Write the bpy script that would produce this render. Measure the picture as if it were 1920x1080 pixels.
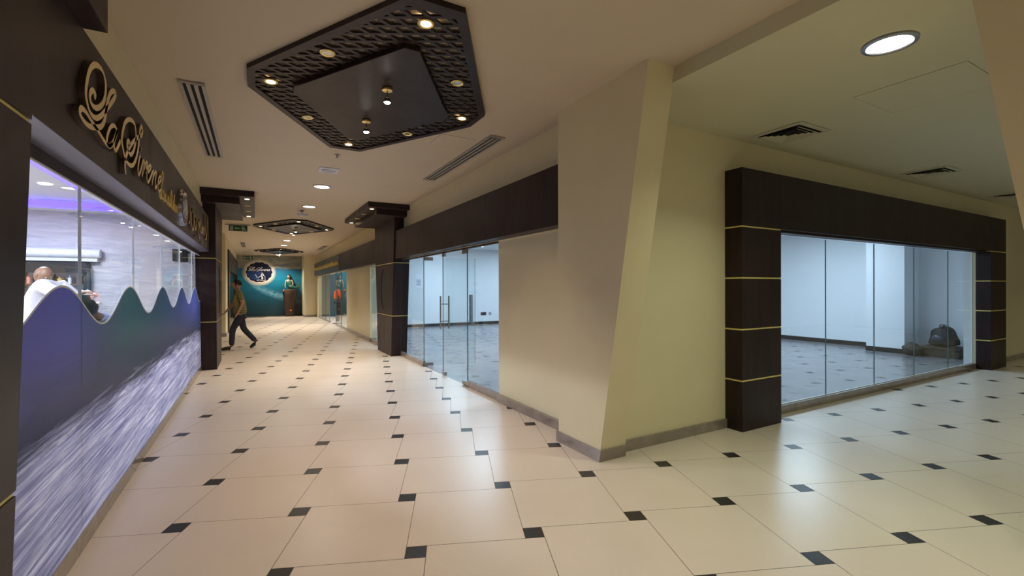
import bpy, bmesh, math, random
from mathutils import Vector, Matrix
from mathutils import geometry as mgeo
for o in list(bpy.data.objects): bpy.data.objects.remove(o)
S = bpy.context.scene
C = S.collection
R = math.radians
PI = math.pi
random.seed(7)

# ------------------------------------------------------------------ camera
cd = bpy.data.cameras.new('camera'); cam = bpy.data.objects.new('camera', cd); C.objects.link(cam)
cd.sensor_width = 36; cd.lens = 36*858.66/1920; cd.clip_start = .02; cd.clip_end = 200
cam.matrix_world = Matrix.Translation((0, 0, 1.5)) @ Matrix.Rotation(R(-29.2), 4, 'Z') @ Matrix.Rotation(R(90-.063), 4, 'X') @ Matrix.Rotation(-.0026, 4, 'Z')
S.camera = cam
# ------------------------------------------------------------------ world: added warm ambient fill entering from the open end behind the camera
W = bpy.data.worlds.new('ambient_fill'); S.world = W; W.use_nodes = True
bg = W.node_tree.nodes['Background']; bg.inputs[0].default_value = (1, .87, .66, 1); bg.inputs[1].default_value = .17
# ------------------------------------------------------------------ exposure
vs = S.view_settings; vs.view_transform = 'Standard'; vs.look = 'None'; vs.gamma = 1; vs.use_curve_mapping = False; vs.exposure = 0.0
WARM = (1, .72, .42); NEUT = (1, .86, .66); COOL = (.62, .80, 1); GREEN = (.90, 1, .72); VIO = (.80, .83, 1)
def lamp(name, loc, power, col, size=.2, kind='AREA', parent=None, spread=180, target=None, spot=None, blend=.5, sizey=None):
    d = bpy.data.lights.new(name, kind); d.energy = power; d.color = col
    if kind == 'AREA':
        d.shape = 'DISK' if sizey is None else 'RECTANGLE'; d.size = size; d.spread = R(spread)
        if sizey is not None: d.size_y = sizey
    elif kind == 'SPOT': d.spot_size = R(spot); d.spot_blend = blend; d.shadow_soft_size = size
    else: d.shadow_soft_size = size
    o = bpy.data.objects.new(name, d); C.objects.link(o); o.location = loc
    if target is not None:
        o.rotation_euler = (Vector(target)-Vector(loc)).to_track_quat('-Z', 'Y').to_euler()
    if parent is not None:
        o.parent = parent; o.location = Vector(loc)-Vector(parent.location)
    return o
# area lights standing in for the downlights of the empty shop, salon and boutique
for x, y in ((5.0, 6.0), (8.0, 6.0), (11.0, 6.0), (5.0, 10.5), (8.5, 10.5), (6.0, 14.8), (9.6, 14.8)):
    lamp('shop_ceiling_light', (x, y, 3.0), 100, COOL, 1.1)
for x, y in ((-2.7, 4.2), (-2.7, 6.6), (-2.9, 9.2), (-4.6, 7.4)):
    lamp('salon_ceiling_light', (x, y, 2.82), 125, VIO, .3)
for x, y in ((4.6, 19.0), (4.6, 23.0)):
    lamp('boutique_ceiling_light', (x, y, 2.8), 110, (.9, .95, 1), .4)

# ------------------------------------------------------------------ materials
class NT:
    def __init__(s, name):
        s.m = bpy.data.materials.new(name); s.m.use_nodes = True; s.t = s.m.node_tree
        s.b = s.t.nodes['Principled BSDF']; s.out = s.t.nodes['Material Output']
    def n(s, k, **kw):
        x = s.t.nodes.new(k)
        for a, v in kw.items(): setattr(x, a, v)
        return x
    def l(s, a, b): s.t.links.new(a, b)
    def math(s, op, a, b=None, c=None, clamp=False):
        x = s.n('ShaderNodeMath', operation=op); x.use_clamp = clamp
        for i, v in enumerate((a, b, c)):
            if v is None: continue
            if isinstance(v, (int, float)): x.inputs[i].default_value = v
            else: s.l(v, x.inputs[i])
        return x.outputs[0]
    def pos(s):
        g = s.n('ShaderNodeNewGeometry'); sp = s.n('ShaderNodeSeparateXYZ'); s.l(g.outputs['Position'], sp.inputs[0]); return sp.outputs
    def comb(s, x, y, z):
        c = s.n('ShaderNodeCombineXYZ')
        for i, v in enumerate((x, y, z)):
            if isinstance(v, (int, float)): c.inputs[i].default_value = v
            else: s.l(v, c.inputs[i])
        return c.outputs[0]
    def noise(s, vec=None, scale=5, detail=3, rough=.5, dist=0):
        x = s.n('ShaderNodeTexNoise'); x.inputs['Scale'].default_value = scale; x.inputs['Detail'].default_value = detail
        x.inputs['Roughness'].default_value = rough; x.inputs['Distortion'].default_value = dist
        if vec is None:
            tc = s.n('ShaderNodeTexCoord'); vec = tc.outputs['Object']
        s.l(vec, x.inputs['Vector']); return x.outputs['Fac']
    def ramp(s, f, stops):
        x = s.n('ShaderNodeValToRGB'); e = x.color_ramp.elements
        while len(e) > 1: e.remove(e[-1])
        for i, (p, c) in enumerate(stops):
            q = e[0] if i == 0 else e.new(p)
            q.position = p; q.color = (*c, 1) if len(c) == 3 else c
        s.l(f, x.inputs[0]); return x.outputs[0]
    def mix(s, f, a, b):
        x = s.n('ShaderNodeMix', data_type='RGBA')
        for i, v in ((0, f), (6, a), (7, b)):
            if isinstance(v, (int, float)): x.inputs[i].default_value = v
            elif isinstance(v, tuple): x.inputs[i].default_value = (*v, 1)
            else: s.l(v, x.inputs[i])
        return x.outputs[2]
    def bump(s, h, st=.2, d=.01):
        x = s.n('ShaderNodeBump'); x.inputs['Strength'].default_value = st; x.inputs['Distance'].default_value = d
        s.l(h, x.inputs['Height']); s.l(x.outputs[0], s.b.inputs['Normal'])
def srgb(r, g, b):
    f = lambda c: (c/255/12.92) if c/255 <= .04045 else ((c/255+.055)/1.055)**2.4
    return (f(r), f(g), f(b))
def mat(name, col, rough=.5, metal=0, var=.08, vscale=3, bump=0, bscale=60, coat=0, spec=.5):
    n = NT(name); f = n.noise(scale=vscale, detail=4)
    n.l(n.mix(f, tuple(c*(1-var) for c in col), tuple(min(1, c*(1+var)) for c in col)), n.b.inputs['Base Color'])
    n.b.inputs['Roughness'].default_value = rough; n.b.inputs['Metallic'].default_value = metal
    n.b.inputs['Coat Weight'].default_value = coat; n.b.inputs['Coat Roughness'].default_value = .1
    n.b.inputs['Specular IOR Level'].default_value = spec
    if bump: n.bump(n.noise(scale=bscale, detail=2), bump, .004)
    return n.m
def emis(name, col, st):
    n = NT(name); n.b.inputs['Base Color'].default_value = (*col, 1)
    n.b.inputs['Emission Color'].default_value = (*col, 1); n.b.inputs['Emission Strength'].default_value = st
    f = n.noise(scale=4); n.l(n.math('MULTIPLY_ADD', f, .1*st, .95*st), n.b.inputs['Emission Strength']); return n.m
WALL = mat('painted_plaster', (.67, .60, .40), .42, var=.04, bump=.05, bscale=90)
CEIL = mat('ceiling_paint', (.54, .46, .35), .75, var=.03)
CEILX = mat('wing_ceiling_paint', (.56, .53, .38), .75, var=.03)
WHITE = mat('white_paint', (.78, .80, .82), .6, var=.02)
SALONWHITE = mat('salon_white_paint', (.8, .8, .8), .6, var=.02)
def wood():
    n = NT('dark_veneer'); p = n.pos()
    v = n.comb(n.math('MULTIPLY', p[0], 6), n.math('MULTIPLY', p[1], 6), n.math('MULTIPLY', p[2], .7))
    f = n.noise(v, 2.2, 5, .6, .6)
    n.l(n.ramp(f, [(.3, (.018, .0105, .011)), (.7, (.034, .020, .020))]), n.b.inputs['Base Color'])
    f2 = n.noise(scale=1.6, detail=3); n.l(n.math('MULTIPLY_ADD', f2, .2, .30), n.b.inputs['Roughness']); n.b.inputs['Specular IOR Level'].default_value = .2
    return n.m
WOOD = wood()
SOFFIT = mat('soffit_blue_light_tint', (.13, .13, .21), .35)  # blue light from the salon is put into the soffit's base colour
MAROON = mat('maroon_lacquer', (.006, .002, .003), .3, spec=.15)
def stone():
    n = NT('skirting_stone'); f = n.noise(scale=2.4, detail=5, rough=.65, dist=1.2)
    n.l(n.ramp(f, [(.35, (.19, .155, .13)), (.65, (.27, .225, .19))]), n.b.inputs['Base Color'])
    n.b.inputs['Roughness'].default_value = .09; n.b.inputs['IOR'].default_value = 1.9; return n.m
STONE = stone()
def tile(name, a, b, r0, r1):
    n = NT(name); f = n.noise(scale=1.3, detail=6, rough=.6, dist=.5); g = n.noise(scale=28, detail=3)
    c = n.ramp(f, [(.3, a), (.7, b)])
    n.l(n.mix(n.math('MULTIPLY', g, .12), c, tuple(x*.8 for x in a)), n.b.inputs['Base Color'])
    n.l(n.math('MULTIPLY_ADD', f, r1-r0, r0), n.b.inputs['Roughness'])
    n.b.inputs['IOR'].default_value = 1.5; return n.m
TILE = tile('cream_porcelain', (.62, .53, .455), (.66, .57, .49), .27, .30)
INSERT = tile('black_granite_insert', (.016, .014, .014), (.03, .027, .026), .34, .42)
GROUT = mat('grout', (.12, .09, .07), .9)
TILEG = tile('grey_porcelain', (.20, .19, .20), (.28, .265, .27), .16, .3)
GOLD = mat('brushed_gold', (.86, .68, .26), .38, 1, var=.03)
GOLDP = mat('brass_trim', (.80, .68, .24), .45, .25, var=.03)
LETTER = mat('letter_face_gold', (.82, .63, .32), .4, .4, var=.05)
LETSIDE = mat('letter_mirror_return', (.15, .11, .09), .3, .7, var=.1)
CHROME = mat('chrome', (.6, .6, .6), .12, 1, var=.02)
STEEL = mat('brushed_steel', (.36, .35, .34), .3, 1, var=.05)
BLACK = mat('black_plastic', (.012, .012, .012), .5)
ALU = mat('aluminium_grille', (.45, .42, .38), .45, .5)
VENTP = mat('painted_vent', (.50, .46, .33), .6)
DARKHOLE = mat('duct_black', (.004, .004, .004), .9)
def glass(name, tint=(.93, .97, .97), ior=1.5):
    n = NT(name); n.t.nodes.remove(n.b)
    t = n.n('ShaderNodeBsdfTransparent'); g = n.n('ShaderNodeBsdfGlossy'); f = n.n('ShaderNodeFresnel'); m = n.n('ShaderNodeMixShader')
    g.inputs['Roughness'].default_value = .0; n.t.nodes.remove(f)
    lw = n.n('ShaderNodeLayerWeight'); lw.inputs[0].default_value = .5
    fac = n.math('MULTIPLY_ADD', n.math('POWER', lw.outputs['Facing'], 5), .6, .035)
    z = n.noise(scale=.7); n.l(n.mix(z, tint, tuple(c*.985 for c in tint)), t.inputs[0])
    n.l(fac, m.inputs[0]); n.l(t.outputs[0], m.inputs[1]); n.l(g.outputs[0], m.inputs[2]); n.l(m.outputs[0], n.out.inputs[0]); return n.m
GLASS = glass('clear_glass'); GEDGE = mat('glass_edge_green', (.10, .17, .17), .2)
LENS = emis('downlight_diffuser', (1, .97, .88), 14)
LENSG = emis('wing_downlight_diffuser', (1, 1, .93), 9)
BULBW = emis('warm_halogen', (1, .70, .38), 28)
BULBC = emis('cool_halogen', (1, .92, .9), 90)
BULBOFF = mat('unlit_reflector', (.45, .45, .42), .2, .8)
VIOLED = emis('violet_led', (.10, .06, 1), 5)
LEDW = emis('salon_downlight_glow', (.95, .97, 1), 12)

# ------------------------------------------------------------------ mesh helpers
def finish(name, bm, m, parent=None, smooth=False):
    me = bpy.data.meshes.new(name); bmesh.ops.recalc_face_normals(bm, faces=bm.faces); bm.to_mesh(me); bm.free()
    for k in (m if isinstance(m, (list, tuple)) else [m]): me.materials.append(k)
    if smooth:
        for p in me.polygons: p.use_smooth = True
        try: me.set_sharp_from_angle(angle=R(38))
        except Exception: pass
    o = bpy.data.objects.new(name, me); C.objects.link(o)
    if parent is not None:
        o.parent = parent
        pw = world_of(parent)
        o.matrix_parent_inverse = Matrix.Identity(4)
        me.transform(pw.inverted())
    return o
def world_of(o):
    m = o.matrix_basis.copy()
    while o.parent is not None: o = o.parent; m = o.matrix_basis @ m
    return m
def box(bm, x0, x1, y0, y1, z0, z1, mi=0, M=None):
    c = [(x0, y0, z0), (x1, y0, z0), (x1, y1, z0), (x0, y1, z0), (x0, y0, z1), (x1, y0, z1), (x1, y1, z1), (x0, y1, z1)]
    v = [bm.verts.new(M @ Vector(p) if M is not None else p) for p in c]
    for q in ((0, 3, 2, 1), (4, 5, 6, 7), (0, 1, 5, 4), (1, 2, 6, 5), (2, 3, 7, 6), (3, 0, 4, 7)):
        f = bm.faces.new([v[i] for i in q]); f.material_index = mi
def hexa(bm, bot, top, mi=0):
    v = [bm.verts.new(p) for p in bot]+[bm.verts.new(p) for p in top]; n = len(bot)
    bm.faces.new(v[:n][::-1]).material_index = mi; bm.faces.new(v[n:]).material_index = mi
    for i in range(n): bm.faces.new([v[i], v[(i+1) % n], v[n+(i+1) % n], v[n+i]]).material_index = mi
def prism(bm, pts, a, b, fn=lambda u, v, w: (u, v, w), mi=0, mis=None):
    bot = [bm.verts.new(fn(x, y, a)) for x, y in pts]; top = [bm.verts.new(fn(x, y, b)) for x, y in pts]; n = len(pts)
    bm.faces.new(bot[::-1]).material_index = mi; bm.faces.new(top).material_index = mi
    for i in range(n): bm.faces.new([bot[i], bot[(i+1) % n], top[(i+1) % n], top[i]]).material_index = mi if mis is None else mis
def lathe(bm, prof, c=(0, 0, 0), n=24, mi=0, M=None, sx=1, sy=1, caps=True):
    rows = []
    for r, z in prof:
        row = []
        for k in range(n):
            a = 2*PI*k/n; p = Vector((r*math.cos(a)*sx, r*math.sin(a)*sy, z))
            if M is not None: p = M @ p
            row.append(bm.verts.new(p+Vector(c)))
        rows.append(row)
    for a, b in zip(rows, rows[1:]):
        for k in range(n): bm.faces.new([a[k], a[(k+1) % n], b[(k+1) % n], b[k]]).material_index = mi
    if not caps: return
    if prof[0][0] > 1e-4: bm.faces.new(rows[0][::-1]).material_index = mi
    if prof[-1][0] > 1e-4: bm.faces.new(rows[-1]).material_index = mi
def tube(bm, pts, r, n=8, mi=0, cap=True):
    pts = [Vector(p) for p in pts]; rows = []
    for i, p in enumerate(pts):
        t = (pts[min(i+1, len(pts)-1)]-pts[max(i-1, 0)]).normalized()
        u = t.orthogonal().normalized() if i == 0 else (u-t*u.dot(t)).normalized()
        w = t.cross(u); rr = r[i] if isinstance(r, (list, tuple)) else r
        rows.append([bm.verts.new(p+(u*math.cos(2*PI*k/n)+w*math.sin(2*PI*k/n))*rr) for k in range(n)])
    for a, b in zip(rows, rows[1:]):
        for k in range(n): bm.faces.new([a[k], a[(k+1) % n], b[(k+1) % n], b[k]]).material_index = mi
    if cap: bm.faces.new(rows[0][::-1]).material_index = mi; bm.faces.new(rows[-1]).material_index = mi
def smooth_path(p, k=5):
    out = []
    for i in range(len(p)-1):
        p0, p1, p2, p3 = p[max(i-1, 0)], p[i], p[i+1], p[min(i+2, len(p)-1)]
        for j in range(k):
            t = j/k
            out.append(tuple(.5*((2*p1[d])+(-p0[d]+p2[d])*t+(2*p0[d]-5*p1[d]+4*p2[d]-p3[d])*t*t+(-p0[d]+3*p1[d]-3*p2[d]+p3[d])*t**3) for d in (0, 1)))
    out.append(p[-1]); return out
def ribbon(bm, path, w, a, b, fn, slant=.5, mi=0, mis=1):
    """calligraphic stroke: a band of varying width along a 2-D path, extruded between depths a and b"""
    P = smooth_path(path, 5) if len(path) > 2 else path
    L, Q = [], []
    for i, p in enumerate(P):
        q0, q1 = P[max(i-1, 0)], P[min(i+1, len(P)-1)]
        tx, ty = q1[0]-q0[0], q1[1]-q0[1]; d = math.hypot(tx, ty) or 1; tx /= d; ty /= d
        ww = w*(1-slant+slant*abs(ty*.9+tx*.3))*(.5 if i in (0, len(P)-1) else 1)
        L.append((p[0]-ty*ww/2, p[1]+tx*ww/2)); Q.append((p[0]+ty*ww/2, p[1]-tx*ww/2))
    V = [[bm.verts.new(fn(x, y, d)) for x, y in arr] for arr, d in ((L, a), (Q, a), (L, b), (Q, b))]
    for i in range(len(P)-1):
        for A, B, m_ in ((0, 1, mi), (2, 3, mi), (0, 2, mis), (1, 3, mis)):
            bm.faces.new([V[A][i], V[A][i+1], V[B][i+1], V[B][i]]).material_index = m_
    for e in (0, -1): bm.faces.new([V[0][e], V[1][e], V[3][e], V[2][e]]).material_index = mis
def BX(*a, mi=0, M=None):
    bm = bmesh.new(); box(bm, *a, mi=mi, M=M); return bm
def bevel(bm, w, seg=2):
    bmesh.ops.bevel(bm, geom=bm.edges[:], offset=w, segments=seg, affect='EDGES', profile=.7); return bm
def thing(name, label, cat, loc=(0, 0, 0), group=None, rz=0):
    o = bpy.data.objects.new(name, None); C.objects.link(o); o.location = loc; o.rotation_euler = (0, 0, rz); o.empty_display_size = .1
    o['label'] = label; o['category'] = cat
    if group: o['group'] = group
    return o
def tag(o, label, cat, group=None):
    o['label'] = label; o['category'] = cat
    if group: o['group'] = group
    return o
def struct(name, bm, m, parent=None, smooth=False):
    o = finish(name, bm, m, parent, smooth)
    if parent is None: o['kind'] = 'structure'
    return o
def sempty(name, loc):
    o = bpy.data.objects.new(name, None); C.objects.link(o); o.location = loc; o['kind'] = 'structure'; return o
def dup(root, loc, label=None, group=None, rz=None):
    def cp(o, par):
        c = o.copy(); C.objects.link(c); c.parent = par
        for ch in list(o.children): cp(ch, c)
        return c
    r = cp(root, None); r.location = loc
    if rz is not None: r.rotation_euler = (0, 0, rz)
    if label: r['label'] = label
    if group: r['group'] = group
    return r

# ------------------------------------------------------------------ floor: pinwheel of cream tiles and small black inserts
AL = R(29.2); F = Vector((math.sin(AL), math.cos(AL))); RT = Vector((math.cos(AL), -math.sin(AL)))
def frm(X, Z): return F*Z+RT*X
O0 = frm(-1.4035*1.5, 1.9115*1.5); PITCH = .4709*1.5
sb = PITCH/math.sqrt(37); sa = 6*sb
th = -.2918+math.atan(1/6)                     # direction of the tile edges relative to the view
EV = (F*math.cos(th)+RT*math.sin(th)); EU = (RT*math.cos(th)-F*math.sin(th))
L1 = EU*(-sb)+EV*sa; L2 = EU*sa+EV*sb
fb = bmesh.new()
X0, X1, Y0, Y1 = -6.5, 20, -3.5, 27.4
v = [fb.verts.new(p) for p in ((X0, Y0, -.004), (X1, Y0, -.004), (X1, Y1, -.004), (X0, Y1, -.004))]
fb.faces.new(v).material_index = 2
def shopfloor(c): return (c.x > 2.80 and 3.18 < c.y < 17.1)
g = .0016
for i in range(-60, 60):
    for j in range(-60, 60):
        c = O0+L1*i+L2*j
        if not (X0+.6 < c.x < X1-.6 and Y0+.6 < c.y < Y1-.1): continue
        q = [(-sb/2, -sb/2), (sb/2, -sb/2), (sb/2, sb/2), (-sb/2, sb/2)]
        fb.faces.new([fb.verts.new((*(c+EU*(x-math.copysign(g, x))+EV*(y-math.copysign(g, y))), 0)) for x, y in q]).material_index = 1
        x0, x1, y0, y1 = sb/2+g, sb/2+sa-g, sb/2-sa+g, sb/2-g
        pts = [c+EU*x+EV*y for x, y in ((x0, y0), (x1, y0), (x1, y1), (x0, y1))]
        cc = (pts[0]+pts[2])/2
        if cc.y > 27.3: continue
        fb.faces.new([fb.verts.new((*p, 0)) for p in pts]).material_index = 0
for co, no in (((2.80, 0, 0), (1, 0, 0)), ((0, 3.18, 0), (0, 1, 0))):
    bmesh.ops.bisect_plane(fb, geom=fb.verts[:]+fb.edges[:]+fb.faces[:], plane_co=co, plane_no=no)
for f_ in fb.faces:
    if f_.material_index == 0 and shopfloor(f_.calc_center_median()): f_.material_index = 3
# edges of the slab
for (x, y, xx, yy) in ((X0, Y0, X1, Y0), (X1, Y0, X1, Y1), (X1, Y1, X0, Y1), (X0, Y1, X0, Y0)):
    fb.faces.new([fb.verts.new(p) for p in ((x, y, -.004), (xx, yy, -.004), (xx, yy, -.15), (x, y, -.15))]).material_index = 2
me = bpy.data.meshes.new('floor'); fb.normal_update(); fb.to_mesh(me); fb.free()
for m_ in (TILE, INSERT, GROUT, TILEG): me.materials.append(m_)
fo = bpy.data.objects.new('floor', me); C.objects.link(fo); fo['kind'] = 'structure'

# ------------------------------------------------------------------ shell
CZ, CX = 3.215, 3.10
XL, XR = -.825, 2.78
b = BX(-.95, 2.852, -3.5, 3.2, CZ, 3.35); box(b, -.95, 2.95, 3.2, 27.45, CZ, 3.35); struct('ceiling', b, CEIL)
b = BX(2.852, 20, -3.5, 3.2, CX, 3.34); struct('ceiling_wing', b, CEILX)['kind'] = 'structure'
# left wall above and beside the salon
b = BX(-.95, XL, -1.2, 11.4, 2.15, CZ); box(b, -1.1, -.9, -1.2, .55, 0, 2.15); box(b, -.95, -.86, 11.2, 11.4, 0, 2.15)
struct('wall_left', b, WALL)
b = BX(-1.3, -1.1, 11.3, 16.75, 0, CZ); box(b, -1.3, -.83, 16.75, 17.999, 0, CZ); struct('wall_left_pier', b, WALL)
b = BX(-1.3, -.865, 18.0, 27.36, 2.801, CZ); struct('wall_left_upper', b, WALL)
b = BX(-1.3, -.9, 26.601, 27.36, 0, 2.8); struct('wall_left_end', b, WALL)
b = BX(-1.4, -1.3, 18.0, 27.36, 0, CZ); struct('wall_left_back', b, WALL)
b = BX(-.9, 3.0, 27.36, 27.5, 0, CZ); struct('wall_end', b, WALL)
b = BX(2.17, 2.9, 26.0, 27.36, 0, CZ); struct('wall_end_column', b, WALL)
# right wall
b = BX(XR, 2.95, 3.3, 26.0, 2.11, CZ); box(b, 2.80, 2.95, 3.2, 5.37, 0, 2.11); box(b, XR+.02, 2.95, 10.12, 11.25, 0, 2.11)
box(b, XR, 2.95, 13.10, 16.9, 0, 2.11); box(b, XR, 2.95, 25.3, 26.0, 0, 2.11)
struct('wall_right', b, WALL)
# corner pier with a slanted front edge
b = bmesh.new(); y_at = lambda z: 3.078-.1800*z
hexa(b, [(2.575, y_at(0), 0), (2.86, y_at(0), 0), (2.86, 3.68, 0), (2.575, 3.68, 0)], [(2.575, y_at(CZ), CZ), (2.86, y_at(CZ), CZ), (2.86, 3.68, CZ), (2.575, 3.68, CZ)])
struct('wall_corner_pier', b, WALL)
# wing wall with the portal opening
b = BX(2.86, 5.04, 3.16, 3.3, 0, CX); box(b, 11.46, 20, 3.16, 3.3, 0, CX); box(b, 5.04, 11.46, 3.16, 3.3, 2.15, CX)
struct('wall_wing', b, WALL)
b = BX(19.9, 20.1, -3.5, 3.2, 0, CX); struct('wall_wing_end', b, WALL)
# opposite pier of the wing, slanted edge at top right of the view
b = bmesh.new(); y2 = lambda z: .42+.1500*z
hexa(b, [(3.05, -3.4, 0), (3.7, -3.4, 0), (3.7, y2(0), 0), (3.05, y2(0), 0)], [(3.05, -3.4, CX), (3.7, -3.4, CX), (3.7, y2(CX), CX), (3.05, y2(CX), CX)])
struct('wall_near_pier', b, WALL)
# empty shop interior
b = BX(2.95, 13.4, 17.0, 17.15, 0, 3.1); box(b, 13.3, 13.45, 3.3, 17.0, 0, 3.1); box(b, 12.55, 13.3, 4.62, 5.35, 0, 3.1)
struct('wall_shop_back', b, WHITE)
b = BX(2.951, 2.96, 3.31, 5.37, 0, 3.05); box(b, 2.96, 5.04, 3.301, 3.31, 0, 3.05); box(b, 11.47, 13.3, 3.301, 3.33, 0, 3.05); box(b, 2.951, 2.96, 5.37, 17, 2.15, 3.05); box(b, 2.951, 2.96, 13.1, 17, 0, 3.05)
box(b, 5.04, 11.47, 3.301, 3.31, 2.15, 3.05); box(b, 11.451, 11.459, 3.21, 3.33, 0, 2.15)
struct('wall_shop_front', b, WHITE)
b = BX(2.95, 13.4, 3.3, 17.0, 3.05, 3.15); struct('ceiling_shop', b, WHITE)
BBLK = mat('black_skirting', (.018, .016, .016), .3)
b = BX(2.96, 13.3, 16.985, 17.0, 0, .11); box(b, 13.285, 13.3, 5.35, 17, 0, .11); box(b, 12.535, 12.55, 4.62, 5.35, 0, .11); box(b, 12.55, 13.3, 4.605, 4.62, 0, .11); box(b, 12.55, 13.3, 5.35, 5.365, 0, .11); box(b, 13.285, 13.3, 3.33, 4.6, 0, .11)
struct('baseboard_shop', b, BBLK)
# salon interior
def salonwall():
    n = NT('wave_textured_plaster'); p = n.pos()
    v = n.comb(n.math('MULTIPLY', p[0], 1.2), n.math('MULTIPLY', p[1], 1.2), n.math('MULTIPLY', p[2], 9))
    f = n.noise(v, 2.0, 5, .65, .8); g2 = n.noise(scale=1.1, detail=2)
    c = n.ramp(f, [(.3, (.42, .42, .47)), (.7, (.72, .71, .74))]); n.l(n.mix(n.math('MULTIPLY', g2, .3), c, (.8, .74, .7)), n.b.inputs['Base Color'])
    n.b.inputs['Roughness'].default_value = .45; n.bump(f, .3, .02); return n.m
SW = salonwall()
b = BX(-6.3, -.95, 11.0, 11.15, 0, 3.05); box(b, -6.4, -6.3, -.6, 11.0, 0, 3.05); box(b, -6.3, -.95, -.7, -.6, 0, 3.05); box(b, -.96, -.951, -.6, .6, 0, 3.0); box(b, -.96, -.951, .5, 11, 2.16, 3.0)
struct('wall_salon', b, SW)
b = BX(-2.15, -.95, -.6, 11.0, 2.87, 3.06); box(b, -6.3, -2.15, 10.45, 11.0, 2.87, 3.06); box(b, -6.3, -2.15, -.6, 10.45, 3.0, 3.06)
struct('ceiling_salon', b, SALONWHITE)
# left far shop (dark clad), right far boutique
DTEAL = mat('teal_interior_paint', (.03, .07, .08), .5, var=.3, vscale=1.5)
b = BX(7.0, 7.1, 17.15, 26, 0, 3.0); box(b, 2.96, 7.0, 25.6, 25.7, 0, 3.0); box(b, 2.96, 7.0, 17.15, 17.2, 0, 3.0); struct('wall_boutique', b, DTEAL)
b = BX(2.95, 7.1, 17.15, 25.7, 2.95, 3.0); struct('ceiling_boutique', b, WHITE)

# ------------------------------------------------------------------ skirtings
b = BX(2.757, 2.80, 3.70, 5.36, 0, .10); struct('baseboard_right', b, STONE)
b = bmesh.new()
hexa(b, [(2.558, 3.058, 0), (2.86, 3.058, 0), (2.86, 3.70, 0), (2.558, 3.70, 0)], [(2.558, 3.04, .1), (2.86, 3.04, .1), (2.86, 3.70, .1), (2.558, 3.70, .1)]); struct('baseboard_pier', b, STONE)
b = BX(2.86, 4.37, 3.135, 3.16, 0, .10); box(b, 12.2, 19.9, 3.135, 3.16, 0, .10); struct('baseboard_wing', b, STONE)
b = BX(2.755, 2.78, 13.10, 16.9, 0, .10); box(b, 2.755, 2.95, 13.08, 13.10, 0, .10); struct('baseboard_right_far', b, STONE)
b = BX(-.83, -.805, 16.75, 18.0, 0, .10); box(b, -1.1, -.805, 16.73, 16.75, 0, .1); struct('baseboard_left', b, STONE)
b = BX(2.15, 2.8, 25.98, 26.0, 0, .10); box(b, 2.15, 2.17, 26.0, 27.3, 0, .1); struct('baseboard_end', b, STONE)

# ------------------------------------------------------------------ fascia, pillars
def veneer_panels(bm, y0, y1, x0, x1, z0, z1, cuts, axis='y', gap=.004):
    e = [y0]+list(cuts)+[y1]
    for a, c in zip(e, e[1:]):
        if axis == 'y': box(bm, x0, x1, a+gap/2, c-gap/2, z0, z1)
        else: box(bm, a+gap/2, c-gap/2, x0, x1, z0, z1)
t = thing('shop_fascia', 'long dark brown fascia over the salon window carrying the script sign', 'fascia', (-.79, 6, 2.15))
b = bmesh.new(); veneer_panels(b, 1.5, 9.75, -.823, -.725, 2.15, 2.755, (4.55, 6.3)); finish('fascia_board', b, WOOD, t)
b = BX(-.895, -.872, .6, 10.0, 2.088, 2.148); finish('header_rail', b, WOOD, t)
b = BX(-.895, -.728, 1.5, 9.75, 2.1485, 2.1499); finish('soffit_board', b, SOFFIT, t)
t = thing('shop_fascia', 'dark brown fascia above the glass doors of the empty shop, ending at the corner pier', 'fascia', (2.68, 7, 2.12))
b = bmesh.new(); veneer_panels(b, 3.70, 9.98, 2.60, 2.778, 2.118, 2.715, (5.35, 8.9)); finish('fascia_board', b, WOOD, t)
b = BX(2.782, 2.83, 5.37, 9.9, 2.09, 2.109); finish('header_rail', b, WOOD, t)
t = thing('shop_fascia', 'dark brown fascia board between the oval pillar and the gold lettered boutique sign', 'fascia', (2.68, 14, 2.12))
b = bmesh.new(); veneer_panels(b, 11.62, 17.0, 2.60, 2.778, 2.118, 2.715, (14.2,)); finish('fascia_board', b, WOOD, t)
t = thing('shop_fascia', 'dark glossy fascia of the far boutique with worn gold lettering', 'fascia', (2.68, 21, 2.12))
b = BX(2.60, 2.778, 17.0, 25.3, 2.118, 2.715); finish('fascia_board', b, WOOD, t)
b = BX(2.592, 2.60, 17.3, 25.2, 2.14, 2.69); finish('sign_plate', b, mat('smoked_acrylic', (.03, .035, .025), .35), t)
bl = bmesh.new(); random.seed(3); y = 17.5
while y < 25:
    h = random.uniform(.10, .2); w_ = random.uniform(.12, .3)
    ribbon(bl, [(y, 2.34), (y+w_*.3, 2.34+h), (y+w_*.6, 2.34+h*.3), (y+w_, 2.34+h*.6)], .035, 2.570, 2.592, lambda u, v_, w: (w, u, v_), mi=0, mis=0); y += w_+.06
finish('lettering', bl, GOLD, t)

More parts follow.
